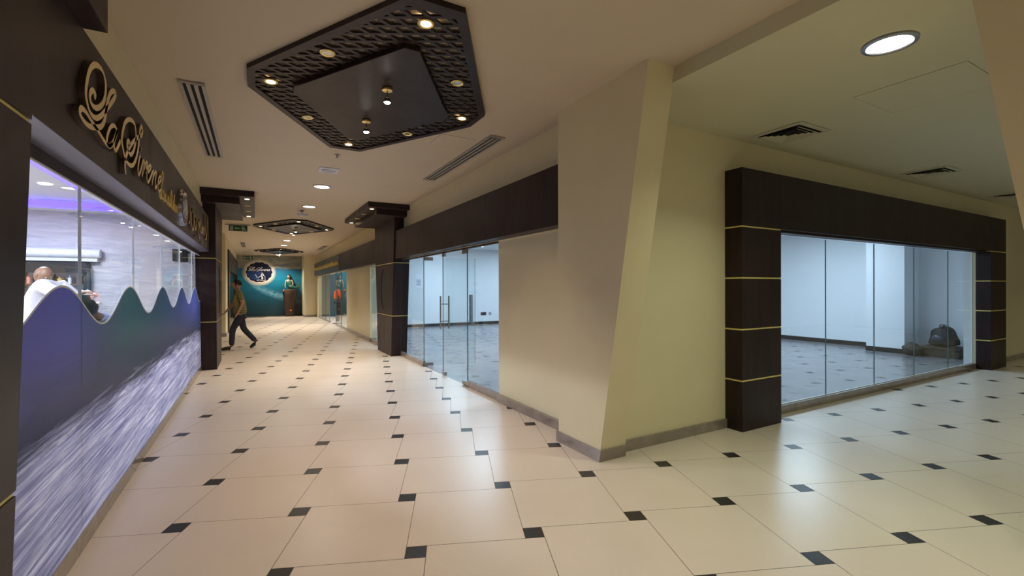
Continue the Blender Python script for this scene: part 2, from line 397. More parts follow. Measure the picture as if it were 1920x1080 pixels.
def pillar(sgn, xf, yc, label, loc, capx0, capx1, depth, lit):
    """tapered dark pillar; xf = corridor face X, sgn = +1 when the wall lies at larger X"""
    t = thing('clad_pillar', label, 'pillar', loc)
    xw = xf+sgn*depth
    e = lambda z: .62+.105*z                                # half width grows with height
    H = 3.0
    def slab(z0, z1, y0f, y1f, xa, xb):
        bm = bmesh.new(); x_0, x_1 = min(xa, xb), max(xa, xb)
        hexa(bm, [(x_0, y0f(z0), z0), (x_1, y0f(z0), z0), (x_1, y1f(z0), z0), (x_0, y1f(z0), z0)],
             [(x_0, y0f(z1), z1), (x_1, y0f(z1), z1), (x_1, y1f(z1), z1), (x_0, y1f(z1), z1)]); return bm
    Z = (0, .885, 2.04, H); gp = .008
    core = slab(0, H, lambda z: yc-e(z)+.012, lambda z: yc+e(z)-.012, xf+sgn*.012, xw); finish('core', core, BLACK, t)
    for (z0, z1), split in zip(((0, Z[1]-gp), (Z[1]+gp, Z[2]-gp), (Z[2]+gp, H)), (1, 0, 1)):
        if split:
            for s in (-1, 1):
                bm = slab(z0, z1, (lambda z: yc-e(z)) if s < 0 else (lambda z: yc+.003), (lambda z: yc-.003) if s < 0 else (lambda z: yc+e(z)), xf, xw-sgn*.001)
                finish('cladding_panel', bm, WOOD, t)
        else:
            # centre panel with an oval recess: ring face + recess bowl
            bm = bmesh.new(); N = 48; oh, ow = .47, .30
            ring = []; out = []
            for k in range(N):
                a = 2*PI*k/N; ring.append((yc+ow*math.cos(a), 1.47+oh*math.sin(a)))
                cy, cz = math.cos(a), math.sin(a); zc = 1.47
                tz = (z1-zc)/cz if cz > 1e-6 else ((z0-zc)/cz if cz < -1e-6 else 1e9)
                # side hit (tapered edge)
                ty = 1e9
                if abs(cy) > 1e-6:
                    den = abs(cy)-.105*cz; ty = e(zc)/den if den > 1e-6 else 1e9
                q = min(tz, ty); out.append((yc+cy*q, zc+cz*q))
            # add the exact corners
            vi = [bm.verts.new((xf, *p)) for p in ring]; vo = [bm.verts.new((xf, *p)) for p in out]
            vr = [bm.verts.new((xf+sgn*.07, yc+(p[0]-yc)*.93, 1.47+(p[1]-1.47)*.95)) for p in ring]
            for k in range(N):
                k2 = (k+1) % N
                bm.faces.new([vi[k], vi[k2], vo[k2], vo[k]]); bm.faces.new([vi[k], vi[k2], vr[k2], vr[k]]).material_index = 1
                # corner filler where the outline turns from a side to top or bottom
                p, q = out[k], out[k2]
                if abs(p[1]-q[1]) > 1e-5 and abs(p[0]-q[0]) > 1e-5:
                    zt = z1 if p[1] > 1.47 else z0
                    on_top = [abs(r_[1]-zt) < 1e-6 for r_ in (p, q)]
                    if on_top[0] != on_top[1]:
                        sgy = 1 if (p[0]+q[0])/2 > yc else -1
                        cv = bm.verts.new((xf, yc+sgy*e(zt), zt)); bm.faces.new([vo[k], vo[k2], cv])
            bm.faces.new(vr).material_index = 1
            for s in (-1, 1):      # returns
                pts = [(xf, yc+s*e(z0), z0), (xw-sgn*.001, yc+s*e(z0), z0), (xw-sgn*.001, yc+s*e(z1), z1), (xf, yc+s*e(z1), z1)]
                bm.faces.new([bm.verts.new(p) for p in pts])
            for zz in (z0, z1):
                bm.faces.new([bm.verts.new(p) for p in ((xf, yc-e(zz), zz), (xf, yc+e(zz), zz), (xf+sgn*.012, yc+e(zz), zz), (xf+sgn*.012, yc-e(zz), zz))])
            finish('oval_recess_panel', bm, [WOOD, MAROON], t)
    for z in Z[1:3]:
        bm = slab(z-.007, z+.007, lambda q: yc-e(q)+.004, lambda q: yc+e(q)-.004, xf+sgn*.006, xw-sgn*.0005)
        finish('brass_strip', bm, GOLDP, t)['label'] = 'thin brass strip in the joint'
    # capital: lower slab and wider upper slab with small spots
    xa, xb = capx0
    finish('lower_capital', bevel(BX(min(xa, xb), max(xa, xb), yc-1.17, yc+1.17, H, 3.11), .004, 1), WOOD, t)
    xc, xd = capx1
    up = finish('upper_capital', bevel(BX(min(xc, xd), max(xc, xd), yc-1.37, yc+1.37, 3.11, CZ-.002), .004, 1), WOOD, t)
    for k, yy in enumerate((-1.14, -.36, .36, 1.14)):
        xs = xc+sgn*.12 if abs(xc-xf) > abs(xd-xf) else xd+sgn*.12
        bm = bmesh.new(); lathe(bm, [(.036, 3.1085), (.036, 3.102), (.046, 3.100), (.054, 3.104), (.052, 3.1085)], (xs, yc+yy, 0), 20, caps=False)
        sp = finish('recessed_spot', bm, GOLD, t, True)
        bm = bmesh.new(); lathe(bm, [(.0001, 3.103), (.036, 3.1035)], (xs, yc+yy, 0), 16, caps=False)
        on = lit[k]
        finish('bulb', bm, BULBW if on else BULBOFF, sp)
        if on: lamp('spot_light', (xs, yc+yy, 3.09), 9, WARM, .04, 'SPOT', t, target=(xs, yc+yy, 0), spot=85, blend=.6)
    return t
pillar(1, 2.575, 10.66, 'dark brown tapered pillar with oval recess and capital, right of the corridor', (2.7, 10.66, 0), (2.14, XR), (1.94, XR), .35, (1, 0, 0, 1))
pillar(-1, -.633, 10.67, 'dark brown pillar with capital at the far end of the salon window', (-.75, 10.67, 0), (-.25, XL), (-.02, XL), .31, (1, 0, 0, 1))
pn = pillar(-1, -.633, 1.22, 'nearest dark brown pillar at the left edge, beside the wave film', (-.75, 1.22, 0), (-.25, XL), (-.02, XL), .245, (1, 0, 0, 1))

finish('side_bulkhead', BX(XL-.003, -.634, 1.86, 2.94, 2.757, 2.999), WOOD, pn)
# ------------------------------------------------------------------ portal of the empty shop in the wing
t = thing('shop_portal', 'black brown portal frame with brass lines around the wing shop window', 'portal', (8.2, 3.05, 0))
b = bmesh.new(); veneer_panels(b, 4.37, 12.21, 2.96, 3.159, 2.135, 2.735, (8.0,), 'x', .003); finish('lintel', b, WOOD, t)
b = BX(5.06, 11.43, 3.02, 3.158, 2.11, 2.134); finish('header_rail', b, WOOD, t)
zs = (0, .525, 1.058, 1.594, 2.128)
for x0, x1 in ((4.37, 5.055), (11.43, 12.21)):
    b = BX(x0+.008, x1-.008, 2.97, 3.159, 0, 2.135); finish('post_core', b, BLACK, t)
    for z0, z1 in zip(zs, zs[1:]):
        b = bevel(BX(x0, x1, 2.96, 3.1585, z0+.009 if z0 else 0, z1-.009), .002, 1); finish('post_panel', b, WOOD, t)
    for z in zs[1:]:
        finish('brass_strip', BX(x0+.003, x1-.003, 2.964, 3.158, z-.008, z+.008), GOLDP, t)['label'] = 'yellow brass strip in the joint'

# ------------------------------------------------------------------ glazing
def pane(bm, x0, x1, y0, y1, z0, z1): box(bm, x0, x1, y0, y1, z0, z1)
# salon window
w = sempty('window_1', (-.88, 6, 0))
ys = [1.0, 2.23, 3.515, 4.83, 6.15, 7.45, 8.75, 10.05]
for a, c in zip(ys, ys[1:]): finish('glass_pane', BX(-.892, -.880, a+.004, c-.004, .10, 2.088), [GLASS], w)
SIL = mat('white_silicone_joint', (.75, .78, .82), .4)
for y in ys[1:-1]: finish('joint', BX(-.893, -.879, y-.003, y+.003, .10, 2.088), SIL, w)
finish('sill', BX(-.93, -.868, .6, 10.05, 0, .098), STONE, w)
finish('edge_strip', BX(-.884, -.876, 1.0, 10.05, 2.078, 2.088), SIL, w)
# printed wave film
def sg(*c):
    l = srgb(*c); m = sum(l)/3
    return tuple(min(.9, 2.0*(m+(x-m)*.5)) for x in l)
def wavefilm():
    n = NT('printed_wave_film'); p = n.pos(); y, z = p[1], p[2]
    v = n.comb(n.math('MULTIPLY', y, .55), 0, n.math('ADD', n.math('MULTIPLY', z, 11), n.math('MULTIPLY', y, -.25)))
    f = n.noise(v, 1.6, 7, .68, .35)
    v2 = n.comb(n.math('MULTIPLY', y, 1.3), 3, n.math('ADD', n.math('MULTIPLY', z, 42), n.math('MULTIPLY', y, -1.6)))
    f2 = n.noise(v2, 1.3, 5, .7, .3)
    v3 = n.comb(n.math('MULTIPLY', y, .5), 9, n.math('ADD', z, n.math('MULTIPLY', y, -.12)))
    f3 = n.noise(v3, 2.0, 3, .5, .4)
    hue = n.ramp(n.math('DIVIDE', n.math('SUBTRACT', y, 2.5), 8), [(0, sg(88, 86, 150)), (.10, sg(80, 84, 146)), (.17, sg(66, 88, 118)), (.26, sg(38, 104, 108)), (.42, sg(36, 92, 110)), (.6, sg(48, 78, 124)), (.8, sg(62, 82, 160)), (1, sg(40, 100, 160))])
    dark = n.ramp(f3, [(.35, sg(62, 66, 104)), (.6, sg(48, 72, 96)), (.8, sg(84, 84, 150))])
    body = n.mix(n.ramp(n.math('MULTIPLY_ADD', f, .5, n.math('MULTIPLY', z, .9)), [(1.0*.9, (0, 0, 0)), (1.0, (1, 1, 1))]) if 0 else n.math('SUBTRACT', n.math('MULTIPLY_ADD', f, .6, n.math('MULTIPLY', z, 2.2)), 1.95, clamp=True), dark, hue)
    foam = n.ramp(f2, [(.30, (.30, .31, .46)), (.42, (.52, .52, .64)), (.54, (.76, .75, .80)), (.68, (.9, .87, .85))])
    foam2 = n.mix(n.ramp(f, [(.4, (.55, .55, .55)), (.62, (0, 0, 0))]), foam, (.30, .31, .45))
    edge = n.math('MULTIPLY_ADD', f, .55, n.math('MULTIPLY', z, -1))
    # boundary about z = .8
    k = n.math('MULTIPLY', n.math('SUBTRACT', n.math('MULTIPLY_ADD', f, .5, .57), z), 7, clamp=True)
    k2 = n.math('MULTIPLY', k, 1, clamp=True)
    col = n.mix(k2, body, foam2)
    n.l(col, n.b.inputs['Base Color']); n.b.inputs['Roughness'].default_value = .3
    tr = n.n('ShaderNodeBsdfTranslucent'); n.l(col, tr.inputs[0]); ms = n.n('ShaderNodeMixShader'); ms.inputs[0].default_value = .68
    n.l(n.b.outputs[0], ms.inputs[1]); n.l(tr.outputs[0], ms.inputs[2]); n.l(ms.outputs[0], n.out.inputs[0])
    return n.m
FILM = wavefilm()
yz = lambda y: 1.392+.120*math.cos(2*PI*(y-3.21)/1.468)
t = thing('window_film', 'printed sea wave film with a scalloped crest on the salon glass', 'window film', (-.876, 6, .1))
b = bmesh.new(); N = 420; A = []
for k in range(N+1):
    y = 1.0+9.04*k/N; A.append((y, yz(y)))
for x in (-.8795, -.8775):
    pass
top = [[b.verts.new((x, y, z)) for y, z in A] for x in (-.8795, -.8775)]; bot = [[b.verts.new((x, y, .10)) for y, z in A] for x in (-.8795, -.8775)]
for k in range(N):
    for s in (0, 1): b.faces.new([bot[s][k], bot[s][k+1], top[s][k+1], top[s][k]])
    b.faces.new([top[0][k], top[0][k+1], top[1][k+1], top[1][k]])
finish('printed_sheet', b, FILM, t)
b = bmesh.new(); ribbon(b, A, .011, -.8772, -.8765, lambda u, v_, w_: (w_, u, v_), slant=0, mi=0, mis=0); finish('white_border', b, SIL, t)

# right shopfront: fixed panes, closed leaf, open leaf
w = sempty('window_2', (2.8, 7.5, 0))
finish('glass_pane', BX(2.795, 2.807, 5.372, 6.39, .10, 2.09), GLASS, w)
finish('glass_pane', BX(2.795, 2.807, 8.47, 10.1, .10, 2.09), GLASS, w)
for y in (6.392, 8.463): finish('pane_edge', BX(2.794, 2.808, y-.004, y+.004, .10, 2.09), GEDGE, w)
finish('sill', BX(2.782, 2.83, 8.47, 10.03, 0, .098), STONE, w); finish('sill', BX(2.782, 2.83, 5.37, 6.39, 0, .098), STONE, w)
def handle(parent, y, M=None):
    for s in (-1, 1):
        b = bmesh.new(); xx = 2.801+s*.075
        box(b, xx-.008, xx+.008, y-.02, y+.02, .80, 1.36); h = finish('door_handle', bevel(b, .003, 1), STEEL, parent)
        # taper toward the lower end
        for v_ in h.data.vertices:
            pass
    b = bmesh.new()
    for z in (.93, 1.22): tube(b, [(2.726, y, z), (2.876, y, z)], .009, 10)
    finish('handle_spacer', b, STEEL, parent)
def leaf(name, y0, y1, hinge, hy):
    t = sempty(name, (2.801, hinge, 0))
    finish('glass_pane', BX(2.795, 2.807, y0, y1, .012, 2.07), GLASS, t)
    for y in (y0, y1): finish('pane_edge', BX(2.7945, 2.8075, y-.003, y+.003, .012, 2.07), GEDGE, t)
    handle(t, hy)
    for z0, z1 in ((.012, .07), (2.02, 2.085)):
        s = 1 if hinge < (y0+y1)/2 else -1
        a = hinge; c = hinge+s*.17
        finish('hinge_patch', bevel(BX(2.782, 2.82, min(a, c), max(a, c), z0, z1), .003, 1), STEEL, t)
    return t
lb = leaf('door_1', 6.40, 7.44, 6.40, 7.36)
finish('lock_patch', bevel(BX(2.782, 2.82, 7.32, 7.44, .012, .07), .003, 1), STEEL, lb)
finish('lock_patch', bevel(BX(2.782, 2.82, 7.34, 7.44, 2.03, 2.09), .003, 1), STEEL, lb)
la = leaf('door_2', 7.46, 8.45, 8.45, 7.54)
la.rotation_euler = (0, 0, R(78))
for y in (6.40, 8.45):
    tag(finish('floor_spring_plate', bevel(BX(2.76, 2.84, y-.09, y+.09, 0, .012), .002, 1), STEEL), 'steel floor spring plate under the '+('closed' if y < 7 else 'opened')+' glass door hinge', 'door hardware')
# far right glazing behind the oval pillar
w = sempty('window_3', (2.8, 12.2, 0))
finish('glass_pane', BX(2.795, 2.807, 11.31, 13.09, .10, 2.11), GLASS, w); finish('sill', BX(2.782, 2.83, 11.3, 13.1, 0, .098), STONE, w)
w = sempty('window_4', (2.8, 21, 0))
for a, c in ((16.91, 18.2), (18.2, 19.5), (21.3, 22.6), (22.6, 23.9), (23.9, 25.29)): finish('glass_pane', BX(2.795, 2.807, a+.004, c-.004, .05, 2.11), GLASS, w)
for y in (18.2, 19.5, 21.3, 22.6, 23.9): finish('pane_edge', BX(2.79, 2.812, y-.006, y+.006, .05, 2.11), GEDGE, w)
finish('sill', BX(2.782, 2.83, 16.9, 19.5, 0, .05), STONE, w); finish('sill', BX(2.782, 2.83, 21.3, 25.3, 0, .05), STONE, w)
# wing window
w = sempty('window_5', (8.2, 3.2, 0))
xs = [5.16, 6.447, 7.735, 9.02, 10.33, 11.45]
for a, c in zip(xs, xs[1:]): finish('glass_pane', BX(a+.003, c-.003, 3.195, 3.207, .10, 2.11), GLASS, w)
finish('glass_pane', BX(5.05, 5.157, 3.195, 3.207, .10, 2.11), GLASS, w)
for x in xs[1:-1]: finish('pane_edge', BX(x-.0028, x+.0028, 3.194, 3.208, .10, 2.11), GEDGE, w)
finish('edge_strip', BX(5.06, 11.45, 3.194, 3.208, .098, .106), SIL, w)
finish('sill', BX(5.055, 11.43, 3.155, 3.23, 0, .098), STONE, w)
# left far shopfront
t = thing('shop_portal', 'dark brown shopfront frame on the left, behind the walking person', 'portal', (-.8, 20, 0))
finish('post', BX(-.86, -.79, 18.0, 18.9, 0, 2.8), WOOD, t); finish('post', BX(-.86, -.79, 25.7, 26.6, 0, 2.8), WOOD, t)
finish('lintel', BX(-.86, -.79, 18.9, 25.7, 2.12, 2.8), WOOD, t); finish('panel', BX(-1.05, -.95, 18.9, 25.7, 0, 2.12), WOOD, t)
w = sempty('window_6', (-.85, 22, 0)); finish('glass_pane', BX(-.87, -.86, 18.9, 25.7, .02, 2.12), GLASS, w)

# ------------------------------------------------------------------ script sign "La Sirene"
G = {
'L': [[(2.659,2.342),(2.676,2.364),(2.647,2.368),(2.609,2.345),(2.602,2.314),(2.637,2.299),(2.702,2.31),(2.781,2.355),(2.827,2.407),(2.839,2.466),(2.804,2.507),(2.733,2.51),(2.657,2.484),(2.595,2.432),(2.56,2.369),(2.547,2.316),(2.567,2.28),(2.61,2.256),(2.677,2.258),(2.754,2.291),(2.866,2.366),(2.964,2.438),(3.017,2.488),(2.988,2.493),(2.927,2.464),(2.881,2.415),(2.844,2.352),(2.82,2.296),(2.77,2.251),(2.701,2.223),(2.601,2.197),(2.52,2.194),(2.472,2.209),(2.485,2.234),(2.537,2.241),(2.622,2.226),(2.73,2.209),(2.831,2.19),(2.901,2.193),(2.961,2.22)]],
'a': [[(3.052,2.311),(2.991,2.32),(2.925,2.295),(2.879,2.253),(2.853,2.208),(2.885,2.191),(2.954,2.224),(3.014,2.28),(3.054,2.317),(2.994,2.248),(2.98,2.209),(3.013,2.201),(3.063,2.238),(3.108,2.279)]],
'S': [[(3.288,2.3),(3.306,2.322),(3.279,2.326),(3.254,2.307),(3.257,2.282),(3.292,2.263),(3.336,2.262),(3.392,2.294),(3.44,2.345),(3.467,2.401),(3.455,2.446),(3.416,2.468),(3.315,2.456),(3.213,2.408),(3.155,2.34),(3.135,2.285),(3.165,2.244),(3.201,2.215),(3.24,2.199),(3.321,2.198),(3.393,2.218),(3.454,2.261),(3.501,2.312),(3.534,2.367),(3.555,2.427),(3.58,2.479),(3.623,2.512),(3.649,2.493),(3.62,2.455),(3.568,2.435),(3.471,2.392),(3.366,2.335),(3.295,2.288),(3.24,2.241),(3.213,2.202),(3.202,2.164),(3.219,2.125)]],
'i': [[(3.582,2.325),(3.541,2.275),(3.516,2.219),(3.539,2.192),(3.589,2.228),(3.671,2.317)],[(3.603,2.378),(3.608,2.352)]],
'r': [[(3.671,2.321),(3.702,2.303),(3.666,2.253),(3.628,2.201)],[(3.652,2.227),(3.702,2.276),(3.761,2.322),(3.794,2.317),(3.753,2.276)]],
'e': [[(3.747,2.248),(3.841,2.28),(3.911,2.32),(3.895,2.332),(3.842,2.314),(3.794,2.274),(3.774,2.227),(3.811,2.201),(3.88,2.241),(3.972,2.314)]],
'n': [[(3.998,2.332),(3.976,2.274),(3.94,2.207)],[(3.961,2.238),(4.014,2.294),(4.076,2.33),(4.098,2.321),(4.061,2.258),(4.073,2.212),(4.123,2.243)]],
'E': [[(4.134,2.247),(4.228,2.286),(4.285,2.321),(4.261,2.333),(4.205,2.314),(4.165,2.271),(4.159,2.231),(4.203,2.211),(4.276,2.242)]]}
t = thing('sign_lettering', 'large gold script letters reading La Sirene on the dark fascia', 'sign', (-.70, 3.4, 2.3))
KS = 1.129
for k, st in G.items():
    b = bmesh.new()
    for p in st: ribbon(b, [(y*KS, 1.5+(z-1.5)*KS) for y, z in p], .036 if k in 'LS' else .030, -.7245, -.700, lambda u, v_, w_: (w_, u, v_), slant=.45)
    # front cap slightly proud
    finish('letter', b, [LETTER, LETSIDE], t)
# small gold words
t = thing('sign_lettering', 'small gold script words below the end of the large sign', 'sign', (-.71, 4.9, 2.3))
sm = [[(4.62,2.36),(4.60,2.42),(4.64,2.46),(4.68,2.43),(4.64,2.38),(4.59,2.33),(4.58,2.27),(4.64,2.24),(4.70,2.27),(4.68,2.32)],
      [(4.74,2.27),(4.79,2.31),(4.76,2.26),(4.82,2.25),(4.86,2.31),(4.84,2.25)], [(4.88,2.25),(4.93,2.31),(4.95,2.25),(5.0,2.31),(4.97,2.25),(5.03,2.26)],
      [(5.08,2.24),(5.04,2.32),(5.09,2.39),(5.12,2.36),(5.08,2.27)], [(5.14,2.25),(5.19,2.31),(5.17,2.25)], [(5.21,2.24),(5.22,2.34),(5.26,2.38),(5.25,2.28),(5.27,2.24)],
      [(5.29,2.25),(5.33,2.30),(5.36,2.26),(5.31,2.24)], [(5.39,2.24),(5.41,2.30),(5.46,2.29),(5.45,2.24)]]
for p in sm:
    b = bmesh.new(); ribbon(b, [(y*1.07, 1.5+(z-1.51)*1.07) for y, z in p], .019, -.7245, -.706, lambda u, v_, w_: (w_, u, v_), mi=0, mis=0); finish('letter', b, GOLD, t)
# arabic style sign
t = thing('sign_lettering', 'gold Arabic letters at the far end of the salon fascia', 'sign', (-.71, 7.4, 2.3))
ar = [[(8.55,2.62),(8.50,2.40),(8.40,2.27),(8.22,2.24)], [(8.15,2.60),(8.22,2.42),(8.38,2.26),(8.46,2.22)], [(8.75,2.56),(8.74,2.24)],
      [(8.10,2.40),(8.02,2.27),(7.92,2.38),(7.84,2.27),(7.75,2.38),(7.66,2.27),(7.54,2.30)], [(7.54,2.30),(7.48,2.42),(7.42,2.28)],
      [(7.44,2.30),(7.30,2.38),(7.26,2.26),(7.36,2.19),(7.48,2.17)], [(7.12,2.40),(7.05,2.28),(6.95,2.24),(6.85,2.34)], [(6.80,2.42),(6.78,2.26),(6.66,2.20),(6.55,2.28),(6.54,2.40)],
      [(6.42,2.44),(6.40,2.28),(6.30,2.24)], [(6.68,2.46),(6.66,2.43)], [(6.95,2.16),(6.99,2.14)], [(7.7,2.15),(7.74,2.13)]]
for p in ar:
    b = bmesh.new(); ribbon(b, [(y*1.06, 1.5+(z-1.5)*1.06) for y, z in p], .042, -.7245, -.700, lambda u, v_, w_: (w_, u, v_)); finish('letter', b, [GOLD, LETSIDE], t)
def scallop(cx, cy, rx, ry, n=14, amp=.05, N=168):
    return [(cx+rx*(1-amp+amp*abs(math.cos(n*a/2))*1.0)*math.cos(a), cy+ry*(1-amp+amp*abs(math.cos(n*a/2)))*math.sin(a)) for a in (2*PI*k/N for k in range(N))]
NAVY = mat('navy_emblem_print', (.010, .014, .05), .2, var=.5, vscale=4); NAVY2 = mat('blue_sea_print', (.015, .05, .20), .3, var=.5, vscale=5)
PALE = mat('pale_print', (.72, .74, .80), .4)
t = thing('wall_emblem', 'thick scalloped oval emblem with chrome rim between the two signs', 'emblem', (-.68, 5.5, 2.35))
yzf = lambda u, v_, w_: (w_, u, v_)
b = bmesh.new(); prism(b, scallop(6.12, 2.385, .27, .20, 12, .06), -.7245, -.675, yzf); finish('rim', b, CHROME, t)
b = bmesh.new(); prism(b, scallop(6.12, 2.385, .245, .178, 12, .06), -.675, -.672, yzf); finish('face', b, NAVY, t)
def siren(bm, fn, cx, cy, s, d0, d1):
    J = lambda *q: [(cx+x*s, cy+y*s) for x, y in q]
    for p, wd in ((J((-.42, .10), (-.36, .13), (-.25, -.10), (-.16, -.14), (0, .02)), .05), (J((.05, .25), (.13, .28), (.2, .18), (.26, .05)), .08), (J((.10, .18), (.08, .05), (.14, -.12), (.12, -.28)), .13),
                  (J((.16, .04), (.33, .0), (.34, -.2), (.36, -.36)), .035), (J((-.26, -.36), (-.05, -.30), (.10, -.38), (.32, -.36)), .06)):
        ribbon(bm, p, wd*s, d0, d1, fn, mi=0, mis=0)
b = bmesh.new(); siren(b, yzf, 6.11, 2.385, .30, -.672, -.669); finish('siren_figure', b, PALE, t)

# ------------------------------------------------------------------ end mural
def mural():
    n = NT('painted_sea_mural'); p = n.pos(); x, z = p[0], p[2]
    sky = n.ramp(n.noise(n.comb(n.math('MULTIPLY', x, .8), 0, n.math('MULTIPLY', z, 2.2)), 1.6, 6, .6, .5), [(.3, srgb(92, 104, 108)), (.55, srgb(140, 140, 128)), (.75, srgb(176, 164, 138))])
    zz = n.math('DIVIDE', z, 2.55)
    v = n.comb(n.math('MULTIPLY', x, .7), 2, n.math('MULTIPLY', z, 4)); f = n.noise(v, 1.5, 6, .6, .8)
    sea = n.ramp(n.math('MULTIPLY_ADD', f, .22, n.math('SUBTRACT', zz, .11)), [(0, srgb(6, 50, 62)), (.25, srgb(8, 62, 78)), (.5, srgb(8, 92, 122)), (.8, srgb(20, 124, 160)), (1, srgb(34, 96, 136))])
    # bright rolling wave: a curved band below the emblem
    u = n.math('ADD', x, .30); cur = n.math('MULTIPLY_ADD', n.math('POWER', n.math('MAXIMUM', u, .001), .55), -.75, 1.98)
    dd = n.math('ABSOLUTE', n.math('SUBTRACT', z, cur)); msk = n.math('SUBTRACT', 1, n.math('DIVIDE', dd, .24), clamp=True)
    fn = n.noise(n.comb(n.math('MULTIPLY', n.math('ADD', x, z), 2), 5, n.math('MULTIPLY', n.math('SUBTRACT', z, n.math('MULTIPLY', x, .6)), 9)), 2.2, 5, .7, .8)
    m2 = n.math('MULTIPLY', n.math('MULTIPLY', msk, n.ramp(fn, [(.36, (0, 0, 0)), (.56, (1, 1, 1))])), n.math('GREATER_THAN', x, -.35)); m2 = n.math('MULTIPLY', m2, .95)
    sea = n.mix(m2, sea, srgb(120, 178, 206))
    # reef at the lower right
    rf = n.math('MULTIPLY', n.math('GREATER_THAN', n.math('ADD', x, n.math('MULTIPLY', f, .5)), 2.0), n.math('LESS_THAN', z, 1.0)); sea = n.mix(n.math('MULTIPLY', rf, .7), sea, srgb(14, 30, 48))
    fh = n.noise(n.comb(n.math('MULTIPLY', x, 1.2), 7, 0), 2, 4, .6); hz = n.math('GREATER_THAN', z, n.math('MULTIPLY_ADD', fh, .22, 2.42))
    col = n.mix(hz, sea, sky)
    # printed pale halo round the emblem
    ex = n.math('DIVIDE', n.math('SUBTRACT', x, .15), .66); ez = n.math('DIVIDE', n.math('SUBTRACT', z, 2.31), .59)
    r = n.math('SQRT', n.math('ADD', n.math('MULTIPLY', ex, ex), n.math('MULTIPLY', ez, ez)))
    halo = n.math('SUBTRACT', 1, n.math('DIVIDE', n.math('SUBTRACT', r, .9), .32), clamp=True)
    n.l(n.mix(halo, col, srgb(226, 216, 200)), n.b.inputs['Base Color']); n.b.inputs['Roughness'].default_value = .35; return n.m
t = thing('wall_mural', 'teal sea mural with the scalloped La Sirene emblem on the end wall', 'mural', (.7, 27.33, 1.5))
finish('printed_panel', BX(-.86, 2.17, 27.33, 27.36, .03, 3.20), mural(), t)
xz = lambda u, v_, w_: (u, w_, v_)
b = bmesh.new(); prism(b, scallop(.15, 2.335, .61, .535, 14, .07), 27.325, 27.33, xz); em = finish('emblem', b, NAVY, t)
b = bmesh.new(); prism(b, [(-.40, 2.40), (-.42, 2.2), (-.2, 1.98), (.15, 1.88), (.12, 2.05), (.18, 2.2), (.2, 2.36), (-.1, 2.42)], 27.3235, 27.325, xz); finish('emblem_sea', b, NAVY2, em)
b = bmesh.new()
for k, st in G.items():
    for p in st: ribbon(b, [(.15+(y-3.38)*.545, 2.40+(z-2.2)*.66) for y, z in p], .026, 27.320, 27.3235, xz, mi=0, mis=0)
finish('emblem_lettering', b, PALE, em)
b = bmesh.new(); siren(b, xz, .20, 2.12, .62, 27.320, 27.3235); finish('emblem_siren', b, PALE, em)

